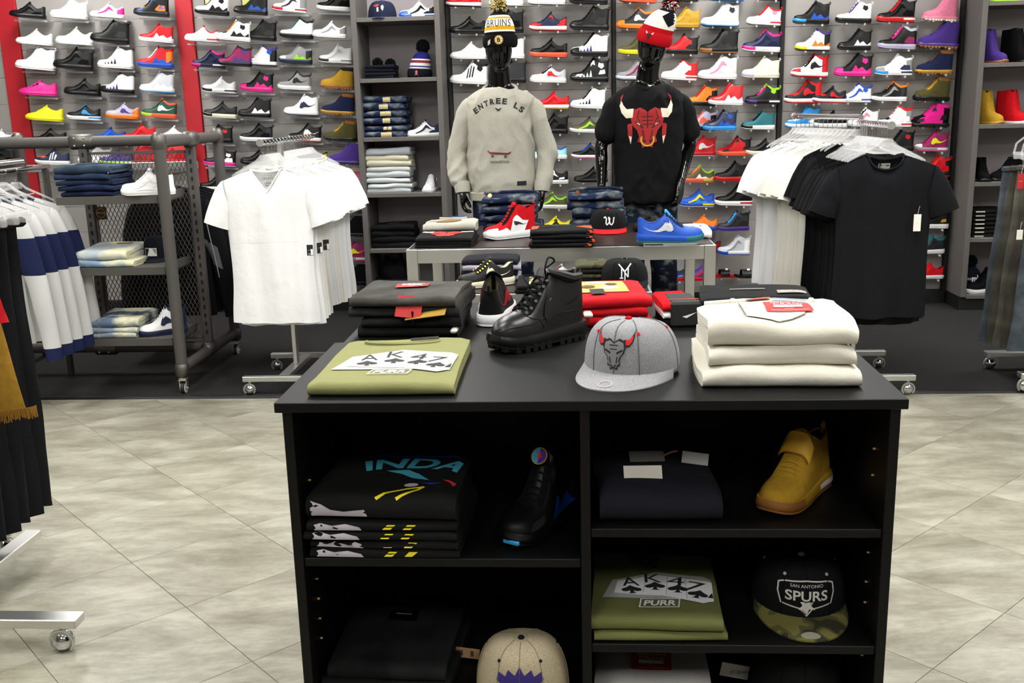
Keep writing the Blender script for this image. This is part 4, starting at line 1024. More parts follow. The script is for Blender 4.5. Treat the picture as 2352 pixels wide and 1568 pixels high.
def hand(m, W, D, F, N, curl=1.0):
    W, D, F, N = Vector(W), Vector(D).normalized(), Vector(F).normalized(), Vector(N).normalized()
    for i in range(4):
        k = W+D*.088+F*(i-1.5)*.0235; limb(m, [(*(W+F*(i-1.5)*.011), .02), (*(W+D*.045+F*(i-1.5)*.019), .0165), (*k, .0135)], 8, 3)
        p = k; a = .2*curl; L_ = (.07, .082, .077, .06)[i]; pts = [(*p, .0115)]
        for j, f in enumerate((.45, .32, .23)):
            p = p+(D*math.cos(a)+N*math.sin(a))*L_*f; a += .62*curl; pts.append((*p, .0108-.0012*j))
        limb(m, pts, 8, 3)
    p0 = W+D*.025-F*.026; p1 = W+D*.055-F*.052+N*.012; p2 = W+D*.09-F*.05+N*.03; p3 = W+D*.112-F*.042+N*.04
    limb(m, [(*p0, .017), (*p1, .0135), (*p2, .0115), (*p3, .0095)], 8, 3)
GLOSS = M('050506', 'gloss')
def mannequin(label, loc, rz, arms, head, hs=1.05):
    t = thing('mannequin', label, 'mannequin', loc, rz)
    m = MB(); hx, hy, hz, hyaw, hroll = head
    HM = Matrix.Translation((0, .005, 1.56)) @ Matrix.Rotation(hroll, 4, 'Y') @ Matrix.Rotation(hyaw, 4, 'Z')
    m.lathe([(.001, -.125), (.04, -.117), (.064, -.085), (.078, -.03), (.082, .03), (.074, .08), (.05, .113), (.001, .125)], 24, mat=HM @ Matrix.Translation((0, -.012, .19)), sx=.96*hs, sy=1.16*hs)
    limb(m, [(*(HM @ Vector((0, -.02, .19))), .07*hs), (*(HM @ Vector((0, -.042, .125))), .055*hs), (*(HM @ Vector((0, -.052, .09))), .04*hs)], 16)
    limb(m, [(0, .02, 1.5, .075), (0, .012, 1.58, .066), (*(HM @ Vector((0, .005, .1))), .061), (*(HM @ Vector((0, .005, .19))), .062)], 18)
    loft(m, [(.80, .12, .09, 0, .01), (.9, .165, .11, 0, .01), (1.0, .15, .1, 0, .01), (1.1, .135, .09, 0, .01), (1.25, .155, .1, 0, .01), (1.38, .17, .11, 0, .01), (1.45, .165, .095, 0, .012), (1.5, .12, .075, 0, .015), (1.54, .07, .06, 0, .018)])
    for s_ in (-1, 1):
        limb(m, [(s_*.085, .01, .85, .085), (s_*.095, .0, .5, .058), (s_*.1, .02, .3, .052), (s_*.105, .03, .07, .036)], 14)
        limb(m, [(s_*.105, .05, .03, .03), (s_*.11, -.1, .025, .028)], 10)
    for (sh, el, wr, hd, F, N, cu) in arms:
        limb(m, [(*sh, .05), (*(Vector(sh).lerp(Vector(el), .5)), .045), (*el, .039), (*(Vector(el).lerp(Vector(wr), .4)), .037), (*wr, .025)], 14)
        hand(m, wr, hd, F, N, cu)
    me = remesh(m, 'body', .0046, 5, (GLOSS,))
    inst('body', me, t); return t
def wr(seed, amp=.006, sx=1):
    def f(co):
        a = 1-2*abs(nz((co.x*9, co.y*5, co.z*7+abs(co.x)*5), 1, seed)); b = 1-2*abs(nz((co.x*17, co.y*9, co.z*12), 1, seed+5))
        k = .35+max(0, nz(co, 3.2, seed+2))*1.6
        return (a*.8+b*.35-.5)*amp*k
    return f
BASE = .17                                  # top of the low platform the mannequins stand on
pl = thing('platform', 'low black platform behind the steel tables carrying the two mannequins', 'platform', (0, 6.3, .008))
MB().box(-.85, .9, -.25, .25, 0, BASE-.008, bev=.004).build('deck', BLK, pl, .5)
MLX, MLY = -.465, 6.25
mannequin('glossy black mannequin in grey sweatshirt and striped pom beanie', (MLX, MLY, BASE), 0,
    [((-.15, .01, 1.4), (-.275, .02, 1.14), (-.242, -.055, .93), (.03, -.1, -1), (0, -1, 0.05), (.9, 0, 0), 1.0),
     ((.15, .01, 1.4), (.275, .02, 1.14), (.25, -.055, .93), (-.05, -.1, -1), (0, -1, .05), (-.9, 0, 0), 1.0)], (0, 0, 0, .12, 0))
MRX, MRY = .42, 6.22
mannequin('glossy black mannequin in black bull-print T-shirt and red beanie', (MRX, MRY, BASE), .12,
    [((-.15, .01, 1.4), (-.275, .02, 1.18), (-.29, -.05, .92), (.0, -.15, -1), (0, -1, .05), (.9, 0, 0), .8),
     ((.15, .01, 1.4), (.262, .035, 1.17), (.175, -.12, .95), (-.15, -.25, -.9), (-.5, -.8, .05), (-.7, .5, 0), .9)], (0, 0, 0, -.35, .14), 1.14)

# ---- grey sweatshirt
HEA = M('b6b3a6', 'heat'); t = thing('sweatshirt', 'heather grey crew sweatshirt with arched black lettering on the left mannequin', 'sweatshirt', (MLX, MLY, BASE))
m = MB(); loft(m, [(.90, .198, .135, 0, 0), (.96, .21, .145, 0, 0), (1.1, .2, .14, 0, 0), (1.25, .2, .142, 0, 0), (1.36, .205, .142, 0, 0), (1.43, .208, .13, 0, .005), (1.47, .19, .118, 0, .008), (1.492, .158, .105, 0, .01), (1.508, .125, .095, 0, .012), (1.517, .1, .088, 0, .012)], 40)
SW = inst('sweatshirt_body', remesh(m, 'sweatshirt_body', .009, 3, (HEA,), wr(3, .03)), t)
for s_ in (-1, 1):
    m = MB(); limb(m, [(s_*.14, .005, 1.43, .055), (s_*.195, .005, 1.385, .066), (s_*.245, .015, 1.25, .065), (s_*.276, .02, 1.14, .063), (s_*.266, -.012, 1.03, .057), (s_*.248, -.05, .945, .047)], 18)
    inst('sleeve', remesh(m, 'sleeve', .008, 3, (HEA,), wr(5+s_, .022)), t)
m = MB(); m.tube([(.098*math.sin(2*PI*i/32), .012-.092*math.cos(2*PI*i/32), 1.514-.028*math.cos(2*PI*i/32)) for i in range(32)], .013, 8, closed=True); m.build('collar', HEA, t)
m = MB(); loft(m, [(.855, .195, .13, 0, 0), (.86, .204, .139, 0, 0), (.905, .212, .145, 0, 0), (.912, .2, .135, 0, 0)], 40); m.build('waistband', HEA, t)
for s_ in (-1, 1): MB().tube([(s_*.246+.004, -.048, .962), (s_*.242+.004, -.06, .93), (s_*.24+.004, -.066, .905)], [.052, .049, .045], 18).build('cuff', HEA, t)
INK = M('161616', 'print')
X_, Z_, D_ = (1, 0, 0), (0, 0, 1), (0, -.3, 0)
def sdec(nm, polys, z, mat, off=.003, x=0): return decal(nm, polys, SW, (x, -.3, z), X_, Z_, mat, t, off, .02, .5)
for i, ch in enumerate('ENTREE LS'):
    if ch != ' ':
        a = (i-4)*.186; sdec('lettering', xf(text2d(ch, .034, .027, 0, 0, bold=.04), 1, .2*math.sin(a), .2*math.cos(a)-.2, rot=-a*.8), 1.445, INK)
sdec('wing_emblem', [[(-.022, .012), (0, .003), (.022, .012), (.012, -.002), (.006, -.006), (.01, -.014), (0, -.006), (-.01, -.014), (-.006, -.006), (-.012, -.002)]], 1.395, INK)
sdec('print_skateboard', [[(-.07, .012), (-.06, .0), (.05, -.008), (.07, .002), (.064, -.012), (.05, -.017), (-.055, -.012), (-.072, .002)]], 1.15, M('7c1a22', 'print'))
sdec('print_wheel', [circ2d(-.043, -.024, .009, 10), circ2d(.035, -.028, .009, 10)], 1.15, M('55534c', 'print'))
sdec('lettering', text2d('MISUNDERSTOOD', .014, .112), 1.09, INK)
sdec('patch', [rect2d(.1, .155, -.012, .014)], .96, INK)
# ---- black bull T-shirt
BK = M('08080a', 'fab'); t = thing('t_shirt', 'black T-shirt with a red bull head print on the right mannequin', 'shirt', (MRX, MRY, BASE), .12)
m = MB(); loft(m, [(.83, .2, .13, 0, -.01), (.9, .206, .135, 0, -.005), (1.1, .205, .135, 0, 0), (1.25, .215, .14, 0, 0), (1.36, .212, .14, 0, 0), (1.43, .207, .128, 0, .005), (1.47, .188, .116, 0, .008), (1.492, .156, .103, 0, .01), (1.508, .123, .093, 0, .012), (1.517, .1, .088, 0, .012)], 40)
BS = inst('shirt_body', remesh(m, 'shirt_body', .009, 3, (BK,), wr(8, .02)), t)
for s_ in (-1, 1):
    m = MB(); limb(m, [(s_*.14, .005, 1.43, .055), (s_*.195, .008, 1.385, .066), (s_*.235, .018, 1.29, .07), (s_*.25, .02, 1.235, .074)], 18)
    inst('sleeve', remesh(m, 'sleeve', .008, 3, (BK,), wr(9+s_, .016)), t)
m = MB(); m.tube([(.098*math.sin(2*PI*i/32), .012-.092*math.cos(2*PI*i/32), 1.514-.028*math.cos(2*PI*i/32)) for i in range(32)], .012, 8, closed=True); m.build('collar', BK, t)
RD = M('9c1416', 'print'); BON = M('dcd5bf', 'print'); DKR = M('3a0606', 'print')
def bull(s=1.0):
    face = [(-.62, .5), (-.3, .62), (-.08, .5), (0, .42), (.08, .5), (.3, .62), (.62, .5), (.68, .2), (.6, -.1), (.42, -.3), (.34, -.55), (.4, -.75), (.26, -.8), (.2, -1.0), (.06, -.92), (0, -.88), (-.06, -.92), (-.2, -1.0), (-.26, -.8), (-.4, -.75), (-.34, -.55), (-.42, -.3), (-.6, -.1), (-.68, .2)]
    hornL = [(-.55, .58), (-.6, .22), (-.85, .2), (-1.02, .42), (-1.08, .7), (-1.0, .9), (-.94, .72), (-.82, .56)]
    tip = [(-1.08, .7), (-1.0, .9), (-.88, 1.18), (-1.0, 1.05)]
    return face, hornL, tip
face, hl, tip = bull(); mir = lambda P: [(-x, y) for x, y in P][::-1]
k = .143
def bdec(nm, polys, mat, off): return decal(nm, xf(polys, k), BS, (-.03, -.3, 1.298), X_, Z_, mat, t, off, .02, .5)
bdec('bull_face', [face], RD, .003); bdec('bull_horn', [hl], BON, .0034); bdec('bull_horn', [mir(hl)], BON, .0034); bdec('horn_tip', [tip], RD, .0036); bdec('horn_tip', [mir(tip)], RD, .0036)
bdec('bull_lines', line2d([(0, .4), (0, -.2)], .05)+sum([line2d([(-.22, y), (.22, y)], .035) for y in (.25, .1, -.05)], [])+line2d([(-.5, .05), (-.3, -.08), (-.2, -.2)], .07)+line2d([(.5, .05), (.3, -.08), (.2, -.2)], .07)+line2d([(-.35, .5), (-.42, .2), (-.3, .05)], .035)+line2d([(.35, .5), (.42, .2), (.3, .05)], .035)+line2d([(-.2, -.3), (-.14, -.6)], .05)+line2d([(.2, -.3), (.14, -.6)], .05)+[circ2d(-.13, -.72, .07, 8), circ2d(.13, -.72, .07, 8)], DKR, .0045)['kind'] = 'stuff'
bdec('bull_eye', [[(-.48, .02), (-.3, -.1), (-.34, -.02)]], BON, .005); bdec('bull_eye', [[(.48, .02), (.34, -.02), (.3, -.1)]], BON, .005)
bdec('nose_ring', line2d([(.26*math.sin(a), -.66-.26*math.cos(a)) for a in [-2.0+4.0*i/12 for i in range(13)]], .06), M('c9a72c', 'print'), .005)
for s_ in (-1, 1): bdec('feather', [[(s_*.62, 0), (s_*.8, -.05), (s_*.78, -.5), (s_*.66, -.85), (s_*.6, -.5)][::s_]], RD, .0032); bdec('feather_tip', [[(s_*.74, -.5), (s_*.66, -.85), (s_*.62, -.55)][::s_]], BON, .0045)
# ---- jeans
def jeans(label, loc, rz, mat, seed):
    t = thing('jeans', label, 'jeans', loc, rz); m = MB()
    loft(m, [(.86, .175, .12, 0, .01), (.92, .18, .122, 0, .01), (.98, .165, .112, 0, .01), (1.0, .16, .11, 0, .01)], 32)
    for s_ in (-1, 1): limb(m, [(s_*.088, .01, .88, .1), (s_*.1, 0, .5, .085), (s_*.11, .01, .3, .08), (s_*.115, .02, .1, .08)], 18)
    b = inst('trousers', remesh(m, 'trousers', .011, 3, (mat,), wr(seed, .01)), t)
    MB().tube([(.166*math.sin(2*PI*i/32), .01-.116*math.cos(2*PI*i/32), .985) for i in range(32)], .014, 6, closed=True, flat=1.3, up=(0, 0, 1)).build('waistband', mat, t)
    for s_ in (-1, 1): decal('pocket_trim', line2d([(s_*.05, .93), (s_*.08, .89), (s_*.14, .87)], .006), b, (0, -.3, 0), X_, Z_, M('b89a5a', 'fab'), t, .003, .02, .5)
jeans('dark blue distressed jeans on the left mannequin', (MLX, MLY, BASE), 0, M('141c30', 'wash'), 4)
jeans('dark blue washed jeans on the right mannequin', (MRX, MRY, BASE), .12, M('151d2c', 'wash'), 6)
# ---- pom beanies
def beanie(label, loc, rot, rows, cuffc, pom, h=.19, r=.098, lean=0, sc=1, cuff=.07):
    """rows: (height fraction, colour) from the cuff up"""
    t = thing('pom_beanie', label, 'hat', loc, 0, None, rot=rot, scale=sc); m = MB(); n = 28; lv = 20
    def f(u, v): 
        z = h*v; k = (1-v**3.2)**.5 if v < 1 else 0; rr = r*(.94+.06*math.sin(PI*v))*max(.12, k)
        return (rr*math.sin(2*PI*u)+lean*v*v, -rr*1.1*math.cos(2*PI*u), z)
    cols = [c for _, c in rows]
    def mf(i, j):
        v = (j+.5)/(lv-1)
        for k, (hh, c) in enumerate(rows):
            if v <= hh: return k
        return len(rows)-1
    m.grid(f, n, lv, cu=True, mfn=mf)
    body = m.build('knit_body', [M(c, 'knit') for c in cols], t, 1.0)
    m = MB(); m.grid(lambda u, v: ((r+.009*math.sin(PI*v)**.5)*math.sin(2*PI*u)*1.02, -(r+.009*math.sin(PI*v)**.5)*1.12*math.cos(2*PI*u), -.012+cuff*v), n, 7, cu=True)
    m.grid(lambda u, v: ((r-.006)*math.sin(2*PI*u), -(r-.006)*1.1*math.cos(2*PI*u), -.012+cuff*v), n, 3, cu=True)
    cf = m.build('cuff', M(cuffc, 'knit'), t, 1.0)
    m = MB(); rd = random.Random(3); pr = .05; C = Vector((lean, 0, h+.03))
    for i in range(420):
        z = 1-2*(i+.5)/420; a = i*2.39996; d = Vector((math.sqrt(1-z*z)*math.cos(a), math.sqrt(1-z*z)*math.sin(a), z))
        d = (d+Vector((rd.uniform(-.15, .15),)*3)).normalized(); L_ = pr*rd.uniform(.85, 1.1)
        m.tube([C+d*.012, C+d*L_*.7, C+d*L_], [.003, .0048, .003], 4, mi=rd.randrange(len(pom)))
    m.build('pompom', [M(c, 'fab') for c in pom], t)
    return t, body, cf
t, b, c = beanie('black, white and gold knitted pom beanie lettered BRUINS on the left mannequin', (MLX+.012, MLY-.005, 1.935), (0, -.02, 0),
    [(.36, '101012'), (.44, 'eeece6'), (.5, 'd9a41c'), (.72, 'eeece6'), (.78, 'd9a41c'), (.86, 'eeece6'), (1, '101012')], '101012', ['c9a437', '4a4530', 'e6dfb8'], h=.2, r=.094)
decal('lettering', text2d('BRUINS', .042, .14, 0, 0, bold=.0, space=1.12), b, (0, -.2, .123), X_, Z_, INK, t, .002, .012, .3)
GO = M('d9a41c', 'print')
decal('badge', [circ2d(0, 0, .026, 20)], c, (0, -.2, .026), X_, Z_, GO, t, .0015, .012, .3); decal('badge_ring', [circ2d(0, 0, .0235, 20)], c, (0, -.2, .026), X_, Z_, INK, t, .002, .012, .3)
decal('badge_face', [circ2d(0, 0, .021, 20)], c, (0, -.2, .026), X_, Z_, M('eeece6', 'print'), t, .0025, .012, .3)
decal('badge_spokes', line2d([(-.02, 0), (.02, 0)], .006)+line2d([(0, -.02), (0, .02)], .006)+line2d([(-.014, -.014), (.014, .014)], .006)+line2d([(.014, -.014), (-.014, .014)], .006), c, (0, -.2, .026), X_, Z_, GO, t, .003, .012, .3)['kind'] = 'stuff'
decal('badge_letter', text2d('B', .027, .02, 0, 0, bold=.03), c, (0, -.2, .026), X_, Z_, INK, t, .0036, .012, .3)
decal('sticker', [[(-.068, -.002), (-.052, .006), (-.05, .034), (-.066, .022)]], c, (0, -.2, .0), X_, Z_, M('c8c4bc', 'print'), t, .002, .012, .3)
t, b, c = beanie('red and white knitted pom beanie with bull badge on the right mannequin', (MRX+.028, MRY-.02, 1.93), (.08, .3, -.2), [(.42, 'b3121c'), (.88, 'e9e5dc'), (1, '15161c')], 'b3121c', ['b3121c', 'ece8e4', '1a1a20'], h=.2, r=.094, lean=.035)
decal('black_patch', [[(.02, .03), (.05, .06), (.09, .06), (.09, .0), (.07, -.02), (.05, .0)]], b, (0, -.2, .12), X_, Z_, M('15161c', 'knit'), t, .002, .012, .3)
decal('horns', xf([hl, mir(hl)], .022), c, (-.02, -.2, .036), X_, Z_, BON, t, .002, .012, .3); decal('bull_badge', xf([face], .02), c, (-.02, -.2, .03), X_, Z_, M('2a0508', 'print'), t, .003, .012, .3)
# ------------------------------------------------------------------ merchandise on and in the foreground counters
def shoe_at(label, toe, heel, z, spec, hero=True, name='sneaker', cat='shoe', sc=None, tilt=0):
    a, b = at(*toe, z=z), at(*heel, z=z); d = b-a; c = (a+b)/2
    t = thing(name, label, cat, (c.x, c.y, z+.0005), 0, None, rot=(0, tilt, math.atan2(d.y, d.x)), scale=sc or d.length/.298)
    shoe_parts(t, spec, hero); return t
def pxpoly(pts, o, z): 
    out = []
    inv = Matrix.Rotation(-o.rotation_euler.z, 3, 'Z')
    for px, py in pts:
        p = inv @ (at(px, py, z=z)-Vector(o.location)); out.append((p.x, p.y))
    return out
UP = dict(U=(1, 0, 0), V=(0, 1, 0))
def top_print(name, polys, b, h, mat, t, off=.002): return decal(name, polys, b, (0, 0, h), (1, 0, 0), (0, 1, 0), mat, t, off, .025, .3)
SPADE = [(0, 1), (.35, .55), (.78, .2), (.86, -.1), (.7, -.38), (.4, -.4), (.12, -.22), (.2, -.7), (.4, -.85), (-.4, -.85), (-.2, -.7), (-.12, -.22), (-.4, -.4), (-.7, -.38), (-.86, -.1), (-.78, .2), (-.35, .55)]
OLV = M('7f8054', 'fab'); PW = M('f2f2f0', 'print'); PG = M('a9a9a4', 'print'); PB = M('1c1c1a', 'print')
def card_print(t, b, h, w, d, top=True):
    v0 = -d*.24
    P = lambda x, y: (x*w, y*d)
    top_print('print_panel', [[P(-.42, -.22), P(-.34, .06), P(.02, .2), P(.40, .14), P(.46, .1), P(.44, -.24), P(.0, -.2)]], b, h, PG, t, .0022)
    top_print('print_cards', [[P(-.33, -.15), P(-.30, .04), P(.02, .15), P(.46, .05), P(.445, -.24), P(.36, -.28), P(.05, -.17)]], b, h, PW, t, .0032)
    top_print('card_edges', line2d([P(-.1, -.13), P(-.06, .12)], .0015)+line2d([P(.08, -.16), P(.11, .13)], .0015)+line2d([P(.24, -.22), P(.25, .1)], .0015), b, h, PG, t, .004)['kind'] = 'stuff'
    for ch, x, y, r in (('A', -.2, .03, .15), ('K', -.01, .09, 0), ('4', .17, .05, -.1), ('7', .32, -.03, -.35)):
        c = P(x, y); top_print('card_letter', xf(text2d(ch, .044, .04), 1, c[0], c[1]*1.0, rot=r), b, h, PB, t, .0042)
        c = P(x+.01, y-.105); top_print('spade', xf([SPADE], .022, c[0], c[1]-.006, sx=.028, rot=r), b, h, PB, t, .0042)
    top_print('spade', [[P(.4, -.2), P(.445, -.12), P(.445, -.2)]], b, h, PB, t, .0042)
    c = P(.02, -.285)
    top_print('lettering', xf(text2d('PURR', .026, .072, 0, 0, bold=.03, shear=.2), 1, *c), b, h, PW, t, .004)
    top_print('letter_frame', line2d([(c[0]-.045, c[1]-.02), (c[0]+.042, c[1]-.02), (c[0]+.047, c[1]+.02), (c[0]-.04, c[1]+.02), (c[0]-.045, c[1]-.02)], .003), b, h, PW, t, .004)
p = at(872, 911, z=1)
t, b = folded('t_shirt', 'olive green folded T-shirt with playing-card print on top of the counter', 'shirt', (p.x, p.y+.2, 1.0006), .31, .4, .03, OLV, .0, 11, None, .004, .04)
card_print(t, b, .03, .31, .4)
MB().tube([(.09*math.cos(a)-.01, .165+.028*math.sin(a), .033) for a in [PI+PI*i/14 for i in range(15)]], .006, 6).build('collar', OLV, t)
MB().box(-.02, .05, -.004, .004, -.001, .001, mat=Matrix.Translation((.03, .165, .04)) @ Matrix.Rotation(.3, 4, 'Z') @ Matrix.Rotation(.5, 4, 'X')).build('size_label', PB, t, 0)
# black hiking boot
t = shoe_at('black leather hiking boot with lugged sole standing on the counter top', (1128, 806), (1338, 764), 1.007, 'hike k s=k o=k l=k mat=plas', True, 'hiking_boot', 'boot', sc=.96)
q = Last('hike'); KB = M('0d0d0e', 'lea', .4); LC = M('101010', 'fab')
em = sd_decal(q, MARK['S'], 'side_stripe', -1, .003); inst('side_stripe', em, t, [M('1b1b1c', 'lea', .3)]); inst('side_stripe', sd_decal(q, MARK['S'], 'side_stripe', 1, .003), t, [M('1b1b1c', 'lea', .3)])
ring = MB()
for i, s in enumerate((.3, .355, .41, .46, .505, .545)):
    for sd in (-1, 1):
        p_ = q.pt(s, .74, sd); n_ = Vector((-.2, sd*.8, .6)).normalized()
        ring.tube([p_+n_*.001, p_+n_*.005], .0052, 10)
ring.build('eyelets', M('2a2a2a', 'metal', .4), t)
lc = MB(); prev = None
for i, s in enumerate((.3, .355, .41, .46, .505, .545)):
    a = q.pt(s, .76, -1)+Vector((0, -.003, .006)); c = q.pt(s, .76, 1)+Vector((0, .003, .006)); tp = q.pt(s, 1, 1); tp.z += .013
    if prev:
        for u_, v_ in ((prev[0], c), (prev[1], a)): lc.tube([u_, (u_+v_)/2+Vector((-.008, 0, .012)), v_], .0026, 6)
    prev = (a, c)
A_, B_ = prev
lc.tube([tuple(v.xyz) for v in cr_path([(*A_, 0), (*(A_+Vector((-.02, -.02, .03))), 0), (*(A_+Vector((.0, -.01, .055))), 0), (*(A_+Vector((.035, .01, .04))), 0), (*(A_+Vector((.01, .03, .015))), 0)])], .0026, 6)
lc.tube([tuple(v.xyz) for v in cr_path([(*B_, 0), (*(B_+Vector((-.025, .02, .0))), 0), (*(B_+Vector((-.03, -.02, -.02))), 0), (*(B_+Vector((.0, -.04, .0))), 0)])], .0026, 6)
lc.build('boot_lace', LC, t)
cf = MB(); cf.tube([tuple(q.pt(s, .93, -1)+Vector((0, -.002, 0))) for s in (.6, .66, .74, .82, .9, .96)], [.006, .012, .014, .014, .012, .006], 8); cf.tube([tuple(q.pt(s, .93, 1)+Vector((0, .002, 0))) for s in (.6, .66, .74, .82, .9, .96)], [.006, .012, .014, .014, .012, .006], 8); cf.build('padded_collar', M('121213', 'lea', .55), t)
sm = MB()
for sd in (-1, 1):
    sm.tube([tuple(q.pt(s, tt, sd)+Vector((0, sd*.001, .001))) for s, tt in ((.02, .4), (.1, .38), (.2, .36), (.32, .3), (.45, .25), (.6, .2), (.8, .3), (.97, .34))], .0016, 5)
    sm.tube([tuple(q.pt(s, tt, sd)+Vector((0, sd*.001, .001))) for s, tt in ((.27, .7), (.33, .45), (.4, .3), (.45, .08))], .0014, 5)
sm.build('welt_seam', M('1a1a1a', 'lea'), t)
# grey bull cap
p = at(1452, 850, z=1)
t, cr, br = cap('heather grey snapback cap with red-horned bull emblem on the counter top', (p.x, p.y, 1.002), -.42, '97979a', M('9a9a9c', 'heat'), '5c5c5e', 'b3121c', 'c4121b', 'heat', 1.08, .02, .106)
K = .036
cap_print('emblem_outline', xf([face, hl, mir(hl), tip, mir(tip)], K*1.1, 0, .0, sx=K), t, cr, M('17171a', 'print'), .066, .0018)
cap_print('emblem_face', xf([[(x*.86, y*.86-.02) for x, y in face]], K*1.1, sx=K), t, cr, M('77777a', 'print'), .066, .003)
cap_print('emblem_horn', xf([[((x-s_*.84)*.7+s_*.84, (y-.5)*.72+.5) for x, y in H_] for H_, s_ in ((hl, -1), (mir(hl), 1))], K*1.1, sx=K), t, cr, M('c4121b', 'print'), .067, .0032)
cap_print('emblem_lines', xf(line2d([(-.5, .05), (-.2, -.1)], .1)+line2d([(.5, .05), (.2, -.1)], .1)+line2d([(-.25, .3), (.25, .3)], .05)+line2d([(-.2, .1), (.2, .1)], .05)+line2d([(-.22, -.3), (-.18, -.62)], .06)+line2d([(.22, -.3), (.18, -.62)], .06)+[circ2d(-.12, -.75, .06, 8), circ2d(.12, -.75, .06, 8)], K*1.1, sx=K), t, cr, M('17171a', 'print'), .066, .0038)['kind'] = 'stuff'
decal('brim_sticker', ring2d(0, 0, .012, .0145), br, (0, -.15, .02), (1, 0, 0), (0, 1, 0), M('b4a4a6', 'print'), t, .0012, .02, .1)
# three white jeans
WJ = M('cfcbbd', 'fab'); DR = M('b02626', 'print')
def red_tag(t, b, x, y, h, w=.105, d=.075, rz=0, word='JORDAN', word2='CRAIG', sub=True):
    P = xf([rect2d(-w/2, w/2, -d/2, d/2)], 1, x, y, rot=rz); top_print('brand_tag', P, b, h, DR, t, .0045)
    top_print('tag_lettering', xf(text2d(word, d*.17, w*.72, 0, d*.28), 1, x, y, rot=rz)+xf(text2d(word2, d*.14, w*.62, 0, d*.1), 1, x, y, rot=rz), b, h, PW, t, .0056)
    top_print('tag_sticker', xf([rect2d(-w*.32, w*.3, -d*.2, -d*.02)], 1, x, y, rot=rz), b, h, PW, t, .0058)
    top_print('tag_lines', xf([rect2d(-w*.1, w*.1, -d*.3, -d*.27), rect2d(-w*.4, w*.4, -d*.42, -d*.39)], 1, x, y, rot=rz), b, h, M('e0b0a8', 'print'), t, .0056)['kind'] = 'stuff'
res, z = stack('jeans', lambda n: 'off-white folded jeans on the counter top, %s of the stack of three' % n, 'jeans', 1800, 889, 1.0, [(.335, .29, .043, WJ, 31, .015), (.315, .28, .043, WJ, 32, .015), (.31, .27, .048, WJ, 33, .015, '4a4a44')], -.02, 'off-white jeans on the counter top', jit=.01)
t, b = res[-1]; red_tag(t, b, .03, -.0, .048, .1, .085, -.03)
top_print('waist_label', [rect2d(-.045, .01, .1, .122)], b, .048, M('a8483c', 'print'), t, .005); top_print('size_strip', [rect2d(.01, .09, .088, .102)], b, .048, M('44568c', 'print'), t, .005)
MB().tube([(-.14, .12, .044), (-.05, .12, .05), (.05, .115, .05), (.13, .12, .044)], .007, 6).build('waistband', WJ, t)
for x in (-.08, .1): MB().box(x, x+.012, .1, .13, .044, .056, bev=.002).build('belt_loop', WJ, t, .5)
# ---- second counter
GJ = M('20201f', 'denim'); GJ2 = M('151514', 'denim')
res, z = stack('jeans', lambda n: 'black washed folded jeans behind the olive T-shirt, %s of the stack' % n, 'jeans', 935, 776, TOPB, [(.27, .3, .028, GJ2, 41, .008), (.27, .3, .028, GJ2, 42, .008), (.3, .3, .03, GJ, 43, .01), (.29, .27, .026, M('3a3835', 'denim'), 44, .01)], -.03, 'black jeans on the second counter', jit=.012)
t, b = res[-1]; red_tag(t, b, .0, .02, .026, .09, .06, .08)
t, b = res[-2]; P = MB().box(-.035, .035, -.0015, .0015, -.03, .03, mat=Matrix.Translation((.02, -.15, .03)) @ Matrix.Rotation(-.5, 4, 'X') @ Matrix.Rotation(.1, 4, 'Y')); P.build('brand_tag', DR, t, 0)
MB().box(-.05, .06, -.001, .001, -.02, .02, mat=Matrix.Translation((.06, -.152, .012)) @ Matrix.Rotation(-1.2, 4, 'X') @ Matrix.Rotation(-.15, 4, 'Z')).build('paper_tag', M('a8862e', 'print'), t, 0)
MB().tube([(.03, -.16, .02), (.032, -.165, -.005), (.028, -.16, -.015)], .003, 6).build('drawstring', M('161616', 'fab'), t)
MB().box(-.009, .009, -.022, .022, -.006, .006, bev=.004).build('security_tag', M('dddacd', 'plas'), res[0][0], .9).location = (.13, -.15, .02)
t = shoe_at('black knit running shoe with white sole, heel towards the camera', (1152, 700), (1122, 757), TOPB, 'run k s=w o=w l=z mS=R b=k mat=fab', True, 'running_shoe', sc=1.0)
RS = M('b8121d', 'fab')
res, z = stack('t_shirt', lambda n: 'red folded T-shirt behind the hiking boot, %s of the stack' % n, 'shirt', 1368, 752, TOPB, [(.31, .31, .026, RS, 51, .006), (.31, .31, .026, RS, 52, .006), (.3, .3, .026, RS, 53, .006)], .05, 'red T-shirts on the second counter')
t, b = res[-1]
top_print('photo_print', [rect2d(-.12, .1, -.06, .12)], b, .026, M('c9a45a', 'print'), t, .0025); top_print('photo_shapes', [circ2d(-.05, .06, .03, 10, .018), circ2d(.02, .08, .035, 10, .016), circ2d(.05, .0, .03, 9, .02), circ2d(-.07, -.02, .025, 9, .02)], b, .026, PW, t, .0035)['kind'] = 'stuff'
top_print('photo_shapes', [circ2d(-.01, .02, .022, 7), circ2d(.06, .05, .018, 7), circ2d(-.09, .03, .016, 6)], b, .026, M('5a3a1c', 'print'), t, .004)['kind'] = 'stuff'
top_print('swing_tag', [rect2d(-.01, .03, -.1, -.02)], b, .026, PB, t, .005)
MB().box(-.012, .012, -.028, .028, -.006, .006, bev=.004).build('security_tag', M('dddacd', 'plas'), res[0][0], .9).location = (-.02, -.165, .04)
